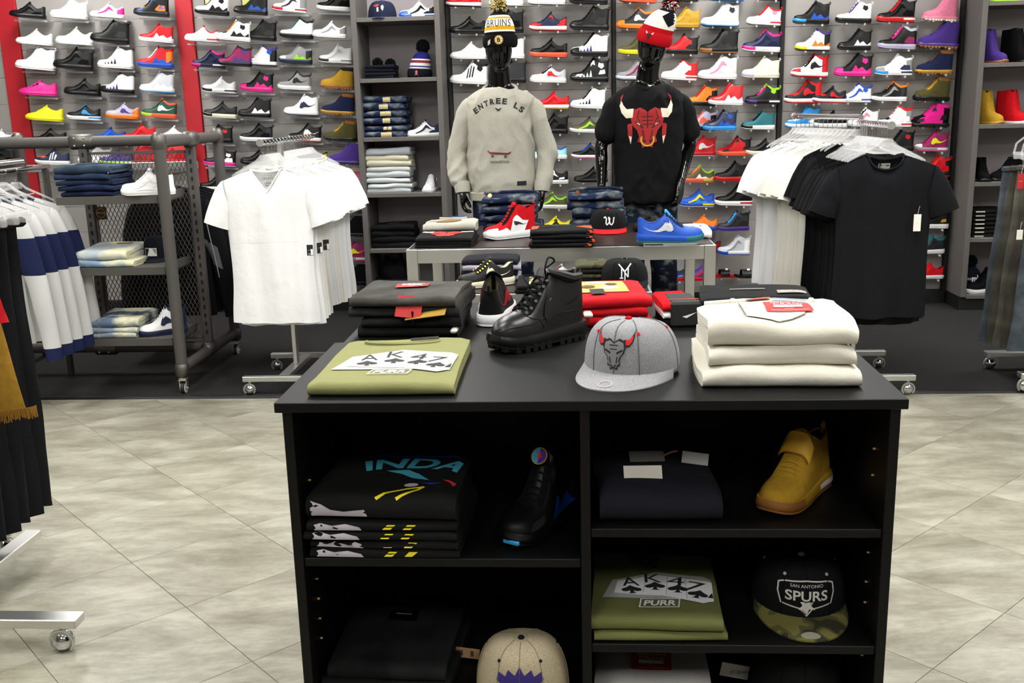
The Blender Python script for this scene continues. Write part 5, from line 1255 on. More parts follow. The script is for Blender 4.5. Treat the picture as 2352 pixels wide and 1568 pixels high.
# socks in a black band
p = at(1560, 752, z=TOPB)
t = thing('sock_pack', 'pack of red and white socks in a black paper band', 'socks', (p.x, p.y+.09, TOPB+.0005), .08)
for i, (c, z, w_) in enumerate((('111111', .0, .088), ('eeeeec', .022, .086), ('c4121b', .044, .09))):
    o = inst('sock', fmesh(w_, .17, .022, 60+i, .004), t, [M(c, 'knit')]); o.location = (-.004*i, 0, z)
bd = MB(); bd.box(-.03, .052, -.092, .05, .0005, .069, bev=.006); bd.build('paper_band', M('131313', 'print'), t, .6)
MB().box(-.031, .053, -.05, -.047, .0695, .0705).build('band_stripe', M('e0561e', 'print'), t, 0)
MB().add([(.0, -.0935, .03), (.012, -.0935, .026), (.04, -.0935, .042), (.014, -.0935, .034)], [(0, 1, 2, 3)]).build('band_emblem', PW, t, 0)
# black jeans at the back right
BJ = M('101012', 'fab')
res, z = stack('trousers', lambda n: 'black folded trousers behind the off-white jeans, %s' % n, 'trousers', 1735, 733, TOPB, [(.31, .2, .028, BJ, 71, .008), (.31, .2, .03, BJ, 72, .008)], -.06, 'black trousers on the second counter')
t, b = res[-1]; top_print('waist_sticker', [rect2d(.06, .14, -.06, -.02)], b, .03, M('8d887c', 'print'), t, .004); top_print('sticker_code', text2d('SLIM FIT', .012, .06, .1, -.04), b, .03, M('dcdad2', 'print'), t, .0055)
top_print('waist_strip', [rect2d(-.07, .03, .0, .007)], b, .03, M('9a978e', 'print'), t, .004)

# ---- inside the foreground counter
S1, S2, S3, S4, S5 = .6385, .285, .709, .437, .175
TK = M('0e0e0e', 'fab'); YEL = M('e2d312', 'print'); CYN = M('3d9fb5', 'print'); BLU = M('1a2c8c', 'print'); LIL = M('b9b4bd', 'print'); RDP = M('d8342a', 'print')
res, z = stack('t_shirt', lambda n: 'black folded T-shirt with yellow and blue print in the counter, %s' % n, 'shirt', 882, 1284, S1, [(.335, .3, .021, TK, 81, .005), (.33, .3, .021, TK, 82, .005), (.335, .3, .021, TK, 83, .005), (.33, .3, .022, TK, 84, .005), (.325, .3, .06, TK, 85, .006)], 0, 'printed black T-shirts in the counter', jit=.006)
for i, (t, b) in enumerate(res):
    if i < 4:
        F = lambda nm, P, mt, off=.0015: decal(nm, P, b, (0, -.2, .0), (1, 0, 0), (0, 0, 1), mt, t, off, .02, .2)
        F('print_cloud', [[(-.15, .003), (-.15, .017), (-.135, .02), (-.11, .015), (-.08, .018), (-.05, .012), (-.045, .003)]], LIL)
        F('print_stripe', [[(.0, .006), (.018, .006), (.03, .017), (.012, .017)]], YEL); F('print_stripe', [[(.045, .006), (.062, .006), (.075, .017), (.056, .017)]], YEL)
    else:
        G = lambda nm, P, mt, off=.002: top_print(nm, P, b, .06, mt, t, off)
        G('print_letters', xf(text2d('INDA', .06, .25, 0, 0, bold=.03, shear=.15, arc=.25), 1, .04, .06), CYN); G('print_wing', [[(-.12, .1), (0, .115), (.12, .11), (.15, .09), (.08, .098), (-.02, .1)]], BLU)
        G('print_wing', [[(-.02, .01), (.03, .02), (.06, -.005), (.09, -.045), (.05, -.03), (.02, -.005)]], CYN)
        G('print_badge', [circ2d(.055, -.075, .016, 12, .012)], LIL); G('print_arm', [[(.07, -.06), (.12, -.065), (.15, -.05), (.1, -.075)]], BLU)
        G('print_claw', [[(.12, -.045), (.155, -.06), (.15, -.08), (.14, -.065)]], RDP)
        F = lambda nm, P, mt, off=.0015: decal(nm, P, b, (0, -.2, .0), (1, 0, 0), (0, 0, 1), mt, t, off, .02, .2)
        F('print_cloud', [[(-.155, .01), (-.155, .046), (-.13, .04), (-.11, .028), (-.08, .024), (-.06, .027), (-.035, .03), (-.03, .012)]], LIL)
        G('print_stripe', line2d([(-.01, -.14), (.005, -.125), (.05, -.1), (.085, -.09), (.075, -.108), (.035, -.14)], .008), YEL)
t = shoe_at('black and blue high-top sneaker beside the printed T-shirts in the counter', (1178, 1253), (1302, 1166), S1, 'high k s=k mW=b l=k mat=lea mQ=d', True, sc=.97)
q = Last('high'); sp_ = q.pt(.54, 1)
MB().box(-.151, -.143, -.03, .012, .013, .023, bev=.002).build('toe_tab', M('2a9ad8', 'plas'), t)
EM = Matrix.Translation((sp_.x-.012, 0, sp_.z+.018)) @ Matrix.Rotation(-1.0, 4, 'Y')
MB().lathe([(.021, 0), (.021, .002)], 20, mat=EM).build('tongue_badge', M('b07c1c', 'print'), t); 
def half(a0, c, nm):
    P = [(0, 0)]+[(.0185*math.cos(a0+PI*i/10), .0185*math.sin(a0+PI*i/10)) for i in range(11)]
    m = MB().add([EM @ Vector((x, y, .0026)) for x, y in P], [tuple(range(12))]); m.build(nm, M(c, 'print'), t, 0)
half(0, '2a9ac8', 'badge_half'); half(PI, '32238a', 'badge_half')
JM = [(-.1, .9), (.05, 1), (.1, .8), (.2, .3), (.75, .0), (.7, -.1), (.2, .0), (.3, -.4), (.7, -.9), (.55, -.95), (.1, -.4), (-.1, -.4), (-.6, -.9), (-.7, -.8), (-.25, -.2), (-.2, .2), (-.6, .5), (-.55, .6), (-.1, .4)]
MB().add([EM @ Vector((-y*.013, -x*.013, .0034)) for x, y in JM], [tuple(range(len(JM)))]).build('badge_figure', M('d8241c', 'print'), t, 0)
NV = M('181820', 'fab')
res, z = stack('trousers', lambda n: 'dark navy folded trousers with paper tags in the counter, %s' % n if n else 'dark navy folded trousers with paper tags in the counter', 'trousers', 1521, 1207, S3, [(.265, .26, .075, NV, 91, .008)], .03)
t, b = res[0]
MB().box(-.042, .042, -.001, .001, -.022, .022, mat=Matrix.Translation((-.03, -.06, .088)) @ Matrix.Rotation(-.75, 4, 'X')).build('paper_tag', M('cfc9bd', 'print'), t, 0)
MB().box(-.04, .04, -.001, .001, -.02, .02, mat=Matrix.Translation((-.01, .06, .088)) @ Matrix.Rotation(-1.3, 4, 'X')).build('paper_tag', M('6e6a62', 'print'), t, 0)
MB().box(-.03, .03, -.001, .001, -.018, .018, mat=Matrix.Translation((.1, .05, .085)) @ Matrix.Rotation(-1.1, 4, 'X') @ Matrix.Rotation(.2, 4, 'Y')).build('paper_tag', M('b9b7b2', 'print'), t, 0)
MB().tube([(.03, .06, .09), (.045, .065, .095), (.06, .06, .1)], .002, 5).build('string', M('b06a6a', 'fab'), t)
t = shoe_at('wheat tan strap-over trainer on the right shelf of the counter', (1760, 1188), (1888, 1100), S3, 'mid Y s=Y o=u f=u a=w l=k b=Y mat=suede mQ=Y', True, sc=.93)
q = Last('mid'); m = MB()
def stp(u, v):
    s = .44+.11*v; tt = u*2; sd = -1 if tt < 1 else 1; t_ = .5+.5*(tt if tt < 1 else 2-tt)
    p_ = q.pt(s, min(.999, t_), sd); return tuple(p_+Vector((-.006, sd*.006, .013)))
m.grid(stp, 15, 4); m.grid(lambda u, v: tuple(Vector(stp(u, v))+Vector((-.002, 0, .004))), 15, 4); m.build('strap', M('cf9f34', 'lea'), t)
AKO = M('65683c', 'fab')
res, z = stack('t_shirt', lambda n: 'dark olive folded T-shirt with card print in the counter, %s' % n, 'shirt', 1517, 1474, S4, [(.295, .33, .022, AKO, 95, .004), (.29, .33, .03, AKO, 96, .005)], 0, 'card-print T-shirts in the counter', jit=.004)
t, b = res[1]; card_print(t, b, .03, .29, .33)
MB().box(-.035, .035, -.001, .001, -.02, .02, mat=Matrix.Translation((-.02, .12, .038)) @ Matrix.Rotation(-1.3, 4, 'X') @ Matrix.Rotation(.3, 4, 'Y')).build('swing_tag', PB, t, 0)
p = at(1832, 1384, z=S4)
t, cr, br = cap('black snapback cap lettered SPURS with camouflage brim in the counter', (p.x, p.y, S4+.002), -.04, '0e0e10', M('6b6630', 'camo'), '060607', '9a9a98', 'a8a8a6', 'fab', 1.06, 0, .115)
OUT = [(-.058, .012), (-.056, .03), (-.05, .033), (-.04, .036), (0, .04), (.04, .036), (.05, .033), (.056, .03), (.058, .012), (.052, -.012), (.012, -.02), (0, -.036), (-.012, -.02), (-.052, -.012)]
SILV = M('c9c7c2', 'print')
cap_print('emblem_outline', line2d(OUT+[OUT[0]], .0028), t, cr, SILV, .058, .0016)
cap_print('emblem_lettering', text2d('SPURS', .022, .088, 0, .008, bold=.02), t, cr, SILV, .058, .002); cap_print('emblem_lettering', text2d('SAN ANTONIO', .0065, .068, 0, .029), t, cr, SILV, .058, .002)
cap_print('emblem_spur', [[(0, -.034), (.005, -.02), (.018, -.022), (.009, -.012), (.014, -.004), (.003, -.008), (-.003, -.008), (-.014, -.004), (-.009, -.012), (-.018, -.022), (-.005, -.02)]], t, cr, SILV, .058, .0026)
decal('brim_sticker', [circ2d(0, 0, .02, 16, .011)], br, (0, -.16, .02), (1, 0, 0), (0, 1, 0), M('8d8a78', 'print'), t, .0012, .02, .1)
res, z = stack('jeans', lambda n: 'black folded jeans on the bottom left shelf of the counter, %s' % n, 'jeans', 880, 1600, S2, [(.3, .3, .035, M('0c0c0d', 'denim'), 101, .006), (.28, .3, .035, M('0c0c0d', 'denim'), 102, .006)], -.05, 'black jeans low in the counter')
t, b = res[1]; top_print('waist_tag', [rect2d(-.04, .03, .07, .12)], b, .035, M('050505', 'gloss'), t, .004); top_print('tag_foil', [rect2d(-.025, .015, .098, .104)], b, .035, M('77756e', 'print'), t, .005)
p = at(1073, 1499, Y=2.2)
tt_ = thing('price_tag', 'small buff paper tag hanging beside the cream cap', 'tag', p); MB().box(-.03, .03, -.001, .001, -.013, .013, mat=Matrix.Rotation(.12, 4, 'Y')).build('card', M('a5825c', 'print'), tt_, 0); MB().box(-.028, -.01, -.0016, -.0011, -.006, .009).box(.008, .016, -.0016, -.0011, -.009, .006).build('tag_print', M('4a3a30', 'print'), tt_, 0)
p = at(1198, 1588, z=.32); 
t, cr, br = cap('cream snapback cap with purple crown emblem low in the counter', (p.x, p.y+.05, .2855), .0, 'b3a68a', M('0e0e10', 'fab'), '8d8168', '141414', '141414', 'heat', 1.05, 0, .135)
cap_print('emblem', [[(-.05, .0), (-.045, .018), (-.03, .012), (-.024, .026), (-.01, .016), (0, .034), (.01, .016), (.024, .026), (.03, .012), (.045, .018), (.05, .0), (0, -.03)]], t, cr, M('2b1a66', 'print'), .085, .0016)
res, z = stack('jeans', lambda n: 'white folded jeans on the bottom right shelf of the counter, %s' % n, 'jeans', 1500, 1700, S5, [(.27, .3, .05, M('c9c6c2', 'fab'), 111, .006), (.27, .3, .05, M('c9c6c2', 'fab'), 112, .006)], .0, 'white jeans low in the counter')
t, b = res[1]; red_tag(t, b, .0, .02, .05, .095, .09, -.03)
p = at(1830, 1640, z=S5); t, cr, br = cap('black cap on the bottom right shelf of the counter', (p.x, p.y+.04, S5+.002), 0, '0b0b0c', '0b0b0c', '050505', '55504a', None, 'fab', 1.1, 0, .15)
p = at(1693, 1541, Y=2.25); t = thing('paper_tag', 'white paper tag lettered JC JEANS beside the black cap', 'tag', p)
b = MB().box(-.04, .04, -.001, .001, -.018, .018, mat=Matrix.Rotation(.18, 4, 'Y')).build('card', M('c9c6c0', 'print'), t, 0); decal('lettering', text2d('JC JEANS', .009, .05), b, (.008, -.02, -.002), (1, 0, 0), (0, 0, 1), PB, t, .001, .05, .1)
# ------------------------------------------------------------------ goods on the steel tables
GRYF = M('b4b2a6', 'heat'); AC = M('16203a', 'wash'); LB = M('aeb4bd', 'fab')
res, z = stack('t_shirt', lambda n: 'black folded T-shirt on the tall steel table, %s of the bull-print pile' % n, 'shirt', 1019, 569, T1Z, [(.285, .3, .014, TK, 121, .003), (.285, .3, .014, TK, 122, .003), (.28, .3, .024, TK, 123, .004)], 0, 'bull-print T-shirts on the tall steel table', jit=.004)
t, b = res[-1]; kk = .1
top_print('bull_face', xf([face], kk*1.0, 0, -.02, sx=kk*1.25), b, .024, M('b5221f', 'print'), t, .003); top_print('bull_horn', xf([hl, mir(hl)], kk, 0, -.02, sx=kk*1.25), b, .024, BON, t, .0034)
top_print('bull_lines', xf(line2d([(0, .4), (0, -.2)], .06)+line2d([(-.3, .25), (.3, .25)], .05)+line2d([(-.5, .05), (-.2, -.2)], .08)+line2d([(.5, .05), (.2, -.2)], .08), kk, 0, -.02, sx=kk*1.25), b, .024, DKR, t, .0045)['kind'] = 'stuff'
pz = z
p = at(1030, 533, z=pz)
t, b = folded('sweatshirt', 'light grey folded sweatshirt on top of the bull-print pile', 'sweatshirt', (p.x, p.y+.13, pz+.0006), .28, .22, .045, GRYF, 0, 124, None, .012)
top_print('print_patch', [circ2d(-.01, -.02, .07, 14, .04)], b, .045, M('7a5a24', 'print'), t, .003); top_print('print_marks', [rect2d(-.12, -.08, .0, .01), rect2d(-.03, .01, .05, .058), rect2d(.08, .12, .04, .048)], b, .045, PB, t, .003)['kind'] = 'stuff'
MB().tube([(.07*math.cos(a), .1+.03*math.sin(a), .047) for a in [PI+PI*i/10 for i in range(11)]], .007, 6).build('collar', GRYF, t); MB().box(-.03, .04, -.002, .002, 0, .012, mat=Matrix.Translation((.02, .1, .045))).build('size_label', M('2c5c96', 'print'), t, 0)
for px, py, nm, n0 in ((1170, 533, 'left', 4), (1368, 524, 'right', 4)):
    res, z = stack('jeans', lambda n: 'blue distressed folded jeans at the table back, %s of the %s pile' % (n, nm), 'jeans', px, py, T1Z, [(.31-.012*(i % 2), .22, (.055, .045, .058, .04)[i], AC, 130+n0*i+px % 7, .018) for i in range(n0)], random.uniform(-.1, .1), 'distressed jeans on the steel table, %s pile' % nm, jit=.018)
    t, b = res[-1]; MB().lathe([(.012, 0), (.012, .003)], 10, mat=Matrix.Translation((-.1, -.1, .045)) @ Matrix.Rotation(1.0, 4, 'X')).build('waist_button', M('b0623a', 'metal'), t)
    MB().tube([(-.15, .0, .05), (-.05, -.03, .058), (.08, -.02, .06), (.15, .03, .05)], .009, 6).build('waistband', AC, t)
t = shoe_at('red suede basketball shoe with white overlay and black check mark on the steel table', (1118, 551), (1224, 541), T1Z, 'high r s=w o=w t=w c=r x=k mat=suede l=k', True, sc=1.02)
q = Last('high')
for sd in (-1, 1):
    inst('overlay', sd_decal(q, [[(.04, .02), (.06, .25), (.2, .3), (.34, .34), (.42, .1), (.5, .42), (.82, .48), (.72, .02)]], 'overlay', sd, .003), t, [M('eeeeec', 'plas')])
    inst('side_stripe', sd_decal(q, [[(.5, .34), (.52, .2), (.56, .16), (.8, .36), (.6, .26), (.54, .28)]], 'side_stripe', sd, .0045), t, [PB])
FLO = M('111114', 'fab')
res, z = stack('t_shirt', lambda n: 'black folded T-shirt with orange flower edge in front of the W cap, %s' % n, 'shirt', 1291, 568, T1Z, [(.31, .26, .021, FLO, 141+i, .004) for i in range(4)], 0, 'flower-edged black T-shirts on the steel table', jit=.006)
for i, (t, b) in enumerate(res):
    decal('flower_print', [[(.12, .003), (.155, .003), (.155, .018), (.13, .018)]], b, (0, -.2, 0), X_, Z_, M('d84a20', 'print'), t, .0015, .02, .2); 
top_print('flower_print', [[(.07, -.02), (.13, -.08), (.15, -.08), (.15, .04), (.11, .03)], [(-.15, -.06), (-.12, -.05), (-.11, .04), (-.15, .06)]], b, .021, M('c8461e', 'print'), t, .0025); top_print('collar_trim', line2d([(-.06, .1), (-.03, .07), (.02, .07), (.05, .1)], .007), b, .021, M('2a7ab0', 'print'), t, .003)
top_print('swing_tag', [[(-.09, .0), (.0, .05), (.005, .06), (-.09, .02)]], b, .021, PB, t, .004)
p = at(1396, 530, z=T1Z)
t, cr, br = cap('black fitted cap with white script W and red brim on the steel table', (p.x, p.y, T1Z+.0025), .04, '0f0f10', 'b8141c', '08080a', 'b8141c', '0f0f10', 'fab', 1.02, 0, .108)
cap_print('emblem', line2d([(-.026, .018), (-.02, .024), (-.014, .016), (-.016, -.012), (-.01, -.018), (0, -.006), (.004, .014), (-.002, .022), (.0, .008), (.006, -.014), (.014, -.018), (.022, -.006), (.026, .02)], .0062), t, cr, PW, .06)
# blue shoe on a clear riser
p = at(1541, 566, z=T1Z); t = thing('shoe_riser', 'small clear acrylic riser under the blue basketball shoe', 'riser', (p.x, p.y+.055, T1Z)); MB().box(-.13, .13, -.045, .045, .0, .004, bev=.001).box(-.13, -.127, -.045, .045, .004, .012).box(.127, .13, -.045, .045, .004, .012).box(-.13, .13, -.045, .045, .012, .016, bev=.001).build('plate', CLEAR, t, .5)
t = thing('sneaker', 'royal blue low basketball shoe with teal sole, toe pointing right', 'shoe', (p.x, p.y+.055, T1Z+.0165), 0, None, rot=(0, 0, PI-.06), scale=1.08)
shoe_parts(t, 'low b s=b o=t f=t l=n mS=s x=n g=B mat=lea', True)
q = Last('low'); m = MB()
for i in range(9):
    for j in range(5):
        p_ = q.pt(.42+i*.035+.017*(j % 2), .2+j*.09, 1); m.lathe([(.0024, 0), (.0024, .001)], 6, mat=Matrix.Translation(tuple(p_+Vector((0, .0006, .0003)))) @ Matrix.Rotation(-1.2, 4, 'X'))
m.build('perforations', M('0c1c48', 'plas'), t)['kind'] = 'stuff'
res, z = stack('t_shirt', 'black folded T-shirt with mint lettering behind the blue shoe', 'shirt', 1500, 532, T1Z, [(.2, .2, .035, TK, 151, .006)], 0)
top_print('lettering', text2d('LIVE', .05, .1, -.02, -.03), res[0][1], .035, M('78b098', 'print'), res[0][0], .003)
res, z = stack('t_shirt', 'white folded T-shirt lettered STOCK behind the blue shoe', 'shirt', 1578, 548, T1Z, [(.24, .26, .045, WT, 152, .006)], 0)
top_print('lettering', text2d('STOCK', .045, .17, .02, .03), res[0][1], .045, PB, res[0][0], .003)
# low table
t = shoe_at('black low-top sneaker with cream check mark and cream sole on the low table', (1064, 661), (1168, 651), T2Z, 'low k s=e o=e mS=e l=e c=k x=k', True, sc=.95)
q = Last('low'); m = MB()
for i in range(6):
    for sd in (-1, 1): p_ = q.pt(.32+i*.045, .7, sd); m.lathe([(.0045, 0), (.0045, .003)], 8, mat=Matrix.Translation(tuple(p_+Vector((0, sd*.002, .002)))) @ Matrix.Rotation(sd*-.9, 4, 'X'))
m.build('eyelets', M('c9a13c', 'metal'), t)
res, z = stack('t_shirt', lambda n: 'black and lilac striped folded T-shirt at the back of the low table, %s' % n, 'shirt', 1124, 646, T2Z, [(.27, .17, .026, M('18171c' if i % 2 else '9a94a6', 'fab'), 161+i, .008) for i in range(4)], 0, 'striped T-shirts on the low table', jit=.012)
res, z = stack('t_shirt', lambda n: 'black folded T-shirt with camouflage photo on the low table, %s' % n, 'shirt', 1262, 672, T2Z, [(.29, .28, .016, TK, 171, .003), (.285, .28, .018, TK, 172, .003)], 0, 'camouflage T-shirts on the low table')
t, b = res[-1]; top_print('print_panel', [rect2d(-.09, .135, -.13, .11)], b, .018, M('b3b48c', 'camo'), t, .003); top_print('print_mark', [rect2d(-.02, .03, -.12, -.1)], b, .018, YEL, t, .004)
decal('print_front', [rect2d(-.09, .135, .003, .015)], b, (0, -.2, 0), X_, Z_, M('4a4424', 'camo'), t, .0015, .02, .2)
res, z = stack('t_shirt', lambda n: 'olive and orange patterned folded T-shirt beside the NY cap, %s' % n, 'shirt', 1362, 651, T2Z, [(.15, .18, .022, M('3a3a22', 'camo') if i % 2 else TK, 181+i, .006) for i in range(4)], 0, 'patterned T-shirts beside the NY cap')
p = at(1434, 650, z=T2Z)
t, cr, br = cap('black fitted cap with white NY monogram on the low table', (p.x, p.y, T2Z+.0025), -.02, '0f0f10', '0e0e0f', '08080a', None, None, 'fab', 1.08, 0, .098)
cap_print('emblem', [q_ for P in ([(-.014, -.024), (-.013, .018), (.013, -.02), (.014, .02)], [(-.025, .031), (0, .003), (.025, .033)], [(0, .003), (0, -.035)]) for q_ in line2d(P, .0052)]+line2d([(-.021, -.025), (-.008, -.025)], .005)+line2d([(-.007, -.036), (.007, -.036)], .005), t, cr, PW, .062)
# ------------------------------------------------------------------ narrow shelf unit between the walls
NAV = '1c2238'
def on_left(px, z, Y=7.68): p = at(px, 400, Y=Y); return Vector((p.x, Y, z-.008+.0006))
p = on_left(878, 2.225, 7.72); p.x = at(878, 30, Y=7.72).x
t, cr, br = cap('navy cap with red and silver flying emblem on the top shelf', p, 0, NAV, NAV, '141828', NAV, '141828', 'fab', 1.05, 0, .118)
cap_print('emblem', [[(-.045, .012), (-.01, .02), (.0, .012), (-.02, .006)], [(-.045, .008), (-.012, .008), (-.02, .002)]], t, cr, RDP, .08); cap_print('emblem_face', [[(.01, .006), (.024, .014), (.03, -.002), (.022, -.026), (.012, -.012)], [(-.02, -.004), (-.008, 0), (-.006, -.03), (-.02, -.03)]], t, cr, SILV, .08)
X0_ = lambda px, py, Y: at(px, py, Y=Y).x
def unit_shoe(label, px, py, z, spec, rz, Y=7.7, sc=.92):
    t = thing('sneaker', label, 'shoe', (X0_(px, py, Y), Y, z-.0075), rz, None, scale=sc); shoe_parts(t, spec); return t
unit_shoe('white running shoe with blue toe and dark heel beside the navy cap', 960, 40, 2.225, 'low w s=w f=b a=b t=b h=k mV=k v=w x=w c=g mH=k', .35)
unit_shoe('white and navy running shoe beside the pile of ripped jeans', 973, 310, 1.378, 'run w s=w o=w mV=n mH=n x=w c=n h=n', .3)
unit_shoe('white sneaker facing forward beside the pale jeans', 990, 438, .967, 'low w s=w mT=k x=w', 1.45, sc=.9)
for i in range(4):
    folded('knit_hat', 'navy folded pom beanie lying flat on the second shelf, %s of the pile' % NTH[3-i], 'hat', (X0_(877, 175, 7.68), 7.7, 1.7926+i*.026), .215, .2, .026, M('14161f', 'knit'), random.uniform(-.05, .05), 191+i, 'folded navy beanies on the second shelf')
    o = bpy.context.scene.objects[-1] if False else None
m = MB(); rd = random.Random(2)
for C in (Vector((-.04, 0, .12)), Vector((.05, .02, .115))):
    for i in range(160): a = i*2.4; zz = 1-2*(i+.5)/160; d = Vector((math.sqrt(1-zz*zz)*math.cos(a), math.sqrt(1-zz*zz)*math.sin(a), zz)); m.tube([C+d*.01, C+d*.042*rd.uniform(.85, 1.05)], [.004, .003], 4)
t = thing('pompoms', 'two dark pompoms resting on the folded navy beanies', 'pompom', (X0_(880, 150, 7.7), 7.7, 1.792)); m.build('yarn', M('0d0e12', 'fab'), t)['kind'] = 'stuff'
t, b, c = beanie('navy patterned pom beanie standing on the second shelf', (X0_(964, 175, 7.72), 7.72, 1.805), (0, .06, 0), [(.3, '10121a'), (.36, 'd8d4d0'), (.42, '2a2a6c'), (.55, 'cfcac8'), (.62, '7a3038'), (.68, 'd8d4d0'), (.9, '22226a'), (1, '22226a')], '10121a', ['0a0b10', '101218', '0c0d12'], h=.19, r=.082, lean=.02)
decal('badge', [[(-.014, -.02), (-.006, .0), (-.01, .012), (0, .022), (.01, .012), (.006, .0), (.014, -.02), (.004, -.01), (-.004, -.01)]], c, (-.01, -.2, .026), X_, Z_, M('b85448', 'print'), t, .002, .012, .3)
RIP = M('1b2844', 'wash'); PATCH = M('c9b98a', 'fab')
for i in range(6):
    t, b = folded('jeans', 'dark blue ripped folded jeans in the narrow shelf unit, %s of the pile' % NTH[5-i], 'jeans', (X0_(886+random.uniform(-4, 4), 290, 7.65), 7.72, 1.3706+i*.0505), .33, .24, .05, RIP, random.uniform(-.05, .03), 201+i, 'ripped jeans in the narrow shelf unit', .01)
    decal('ripped_patch', [rect2d(-.03+.012*(i % 3), .05, .008, .042)], b, (0, -.2, 0), X_, Z_, PATCH, t, .002, .02, .25)
PJ = [M(c, 'fab') for c in ('b9c1c4', 'c4c9c8', 'c9ced0', 'cdd3d6', 'c4c8c6', 'd2cdb8', 'd8d2bc', 'b9bfc6')]
for i in range(8):
    folded('jeans', 'pale folded jeans in the narrow shelf unit, %s of the pile' % NTH[7-i], 'jeans', (X0_(896+random.uniform(-5, 5), 420, 7.65), 7.72, .9596+i*.0405 if i < 7 else .9596+7*.0405), .335, .24, .04 if i < 7 else .055, PJ[i], random.uniform(-.04, .04), 211+i, 'pale jeans in the narrow shelf unit', .011)
for i in range(4):
    t, b = folded('trousers', 'black folded trousers in the narrow shelf unit, %s of the pile' % NTH[3-i], 'trousers', (X0_(905, 540, 7.65), 7.72, .5406+i*.046), .33, .24, .045, M('0f0f10', 'fab'), .05+random.uniform(-.05, .05), 221+i, 'black trousers in the narrow shelf unit', .011)
top_print('label', [rect2d(-.04, .04, -.06, -.045)], b, .045, M('b8b4aa', 'print'), t, .004)
for i in range(3): folded('trousers', 'near-black folded trousers on the bottom shelf, %s of the pile' % NTH[2-i], 'trousers', (X0_(902, 660, 7.65), 7.72, .1326+i*.056), .3, .24, .055, M('131218', 'denim'), random.uniform(-.05, .05), 226+i, 'near-black trousers on the bottom shelf', .011)
t = thing('backpack', 'dark crumpled bag with two raised corners on the bottom shelf pile', 'bag', (X0_(903, 640, 7.7), 7.74, .301)); m = MB(); loft(m, [(0, .1, .05, 0, 0), (.05, .105, .055, 0, 0), (.12, .09, .045, 0, 0), (.15, .075, .03, 0, 0)], 20); limb(m, [(-.05, 0, .1, .035), (-.055, 0, .165, .012)], 8); limb(m, [(.055, 0, .1, .035), (.06, 0, .17, .012)], 8)
inst('bag_body', remesh(m, 'bag_body', .008, 2, (M('120e14', 'fab'),), wr(31, .015)), t)
# ------------------------------------------------------------------ corner shelf unit
def rshoe(label, px, py, z, spec, rz, Y=7.75, sc=.95, nm='tall_boot'):
    t = thing(nm, label, 'boot' if 'boot' in nm else 'shoe', (X0_(px, py, Y), Y, z-.0075), rz, None, scale=sc); shoe_parts(t, spec); return t
rshoe('pale green sneaker on the top shelf of the corner unit', 2300, 5, 2.205, 'low w s=L mS=L', .4, nm='sneaker')
rshoe('purple pull-on sheepskin boot on the corner shelf', 2274, 145, 1.79, 'ugg v s=u o=u', 2.05); rshoe('black pull-on sheepskin boot on the corner shelf', 2336, 143, 1.79, 'ugg k s=k o=k', 2.05)
rshoe('tan pull-on sheepskin boot on the corner shelf', 2266, 283, 1.365, 'ugg Y s=Y o=u', 2.05); rshoe('red pull-on sheepskin boot with white sole', 2324, 283, 1.365, 'ugg r s=w o=w', 2.05)
rshoe('black lace-up boot facing forward on the corner shelf', 2254, 416, .955, 'boot k s=k o=k', 1.4, nm='work_boot'); rshoe('black lace-up boot seen from the side on the corner shelf', 2308, 416, .955, 'boot k s=k o=k', .4, nm='work_boot')
for i in range(7):
    t, b = folded('sweatpants', 'black folded sweatpants with white edge mark in the corner unit, %s' % NTH[6-i], 'trousers', (X0_(2268, 540, 7.72), 7.78, .5406+i*.03), .26, .24, .0295, TK, random.uniform(-.02, .02), 231+i, 'black sweatpants in the corner unit', .004)
    decal('edge_mark', [rect2d(-.115, -.05, .01, .019)], b, (0, -.2, 0), X_, Z_, M('c9c4b8', 'print'), t, .0015, .03, .25)
rshoe('black knit high-top with white sole at the bottom of the corner unit', 2256, 672, .125, 'high k s=w o=w mat=fab', .35, Y=7.74, sc=1.05, nm='sneaker')
t, b, c = beanie('navy pom beanie lettered in white at the bottom of the corner unit', (X0_(2222, 660, 7.88), 7.86, .135), (0, 0, 0), [(.4, '12141c'), (.5, '8d8d94'), (1, '171a24')], '12141c', ['12141c', '12141c'], h=.17, r=.09)
decal('lettering', text2d('mbe', .05, .09, .03, 0, bold=.02), b, (0, -.2, .085), X_, Z_, PW, t, .002, .02, .3)

# ------------------------------------------------------------------ pipe rack shelves
def rack_stack(labf, px, py, z, items, grp, rz=0): return stack('jeans', labf, 'jeans', px, py, z, items, rz, grp, jit=.012)
DN = [M(c, 'denim') for c in ('2c3848', '1e2a40', '182036', '17203a', '141c34')]
res, z = rack_stack(lambda n: 'dark blue folded jeans on the pipe rack top shelf, %s of the pile' % n, 197, 452, PSZ[0], [(.31, .34, .032, DN[(4-i) % 5], 241+i, .011) if i < 4 else (.31, .34, .045, DN[0], 245, .012, 'a88a4c') for i in range(5)], 'dark jeans on the pipe rack', .03)
MB().tube([(.14, -.1, .04), (.155, -.14, .03), (.15, -.16, .0)], .0015, 5).build('string', WHITE, res[-1][0])
t = shoe_at('white low-top sneaker on the top shelf of the pipe rack', (283, 449), (400, 446), PSZ[0], 'low w s=w l=w', True, sc=1.02)
m = MB(); q = Last('low')
m.tube([tuple(q.pt(s, .02, -1)+Vector((0, -.0055, .0))) for s in (.1, .25, .4, .55, .7, .85, .95)], .0012, 4); m.build('sole_line', PB, t)
BLJ = [M('7a93ae', 'acid'), M('a9b3bc', 'acid')]
res, z = rack_stack(lambda n: 'bleached blue folded jeans on the pipe rack middle shelf, %s' % n, 236, 615, PSZ[1], [(.36, .33, .04, BLJ[0], 251, .012), (.32, .32, .06, BLJ[1], 252, .014)], 'bleached jeans on the pipe rack middle shelf', .04)
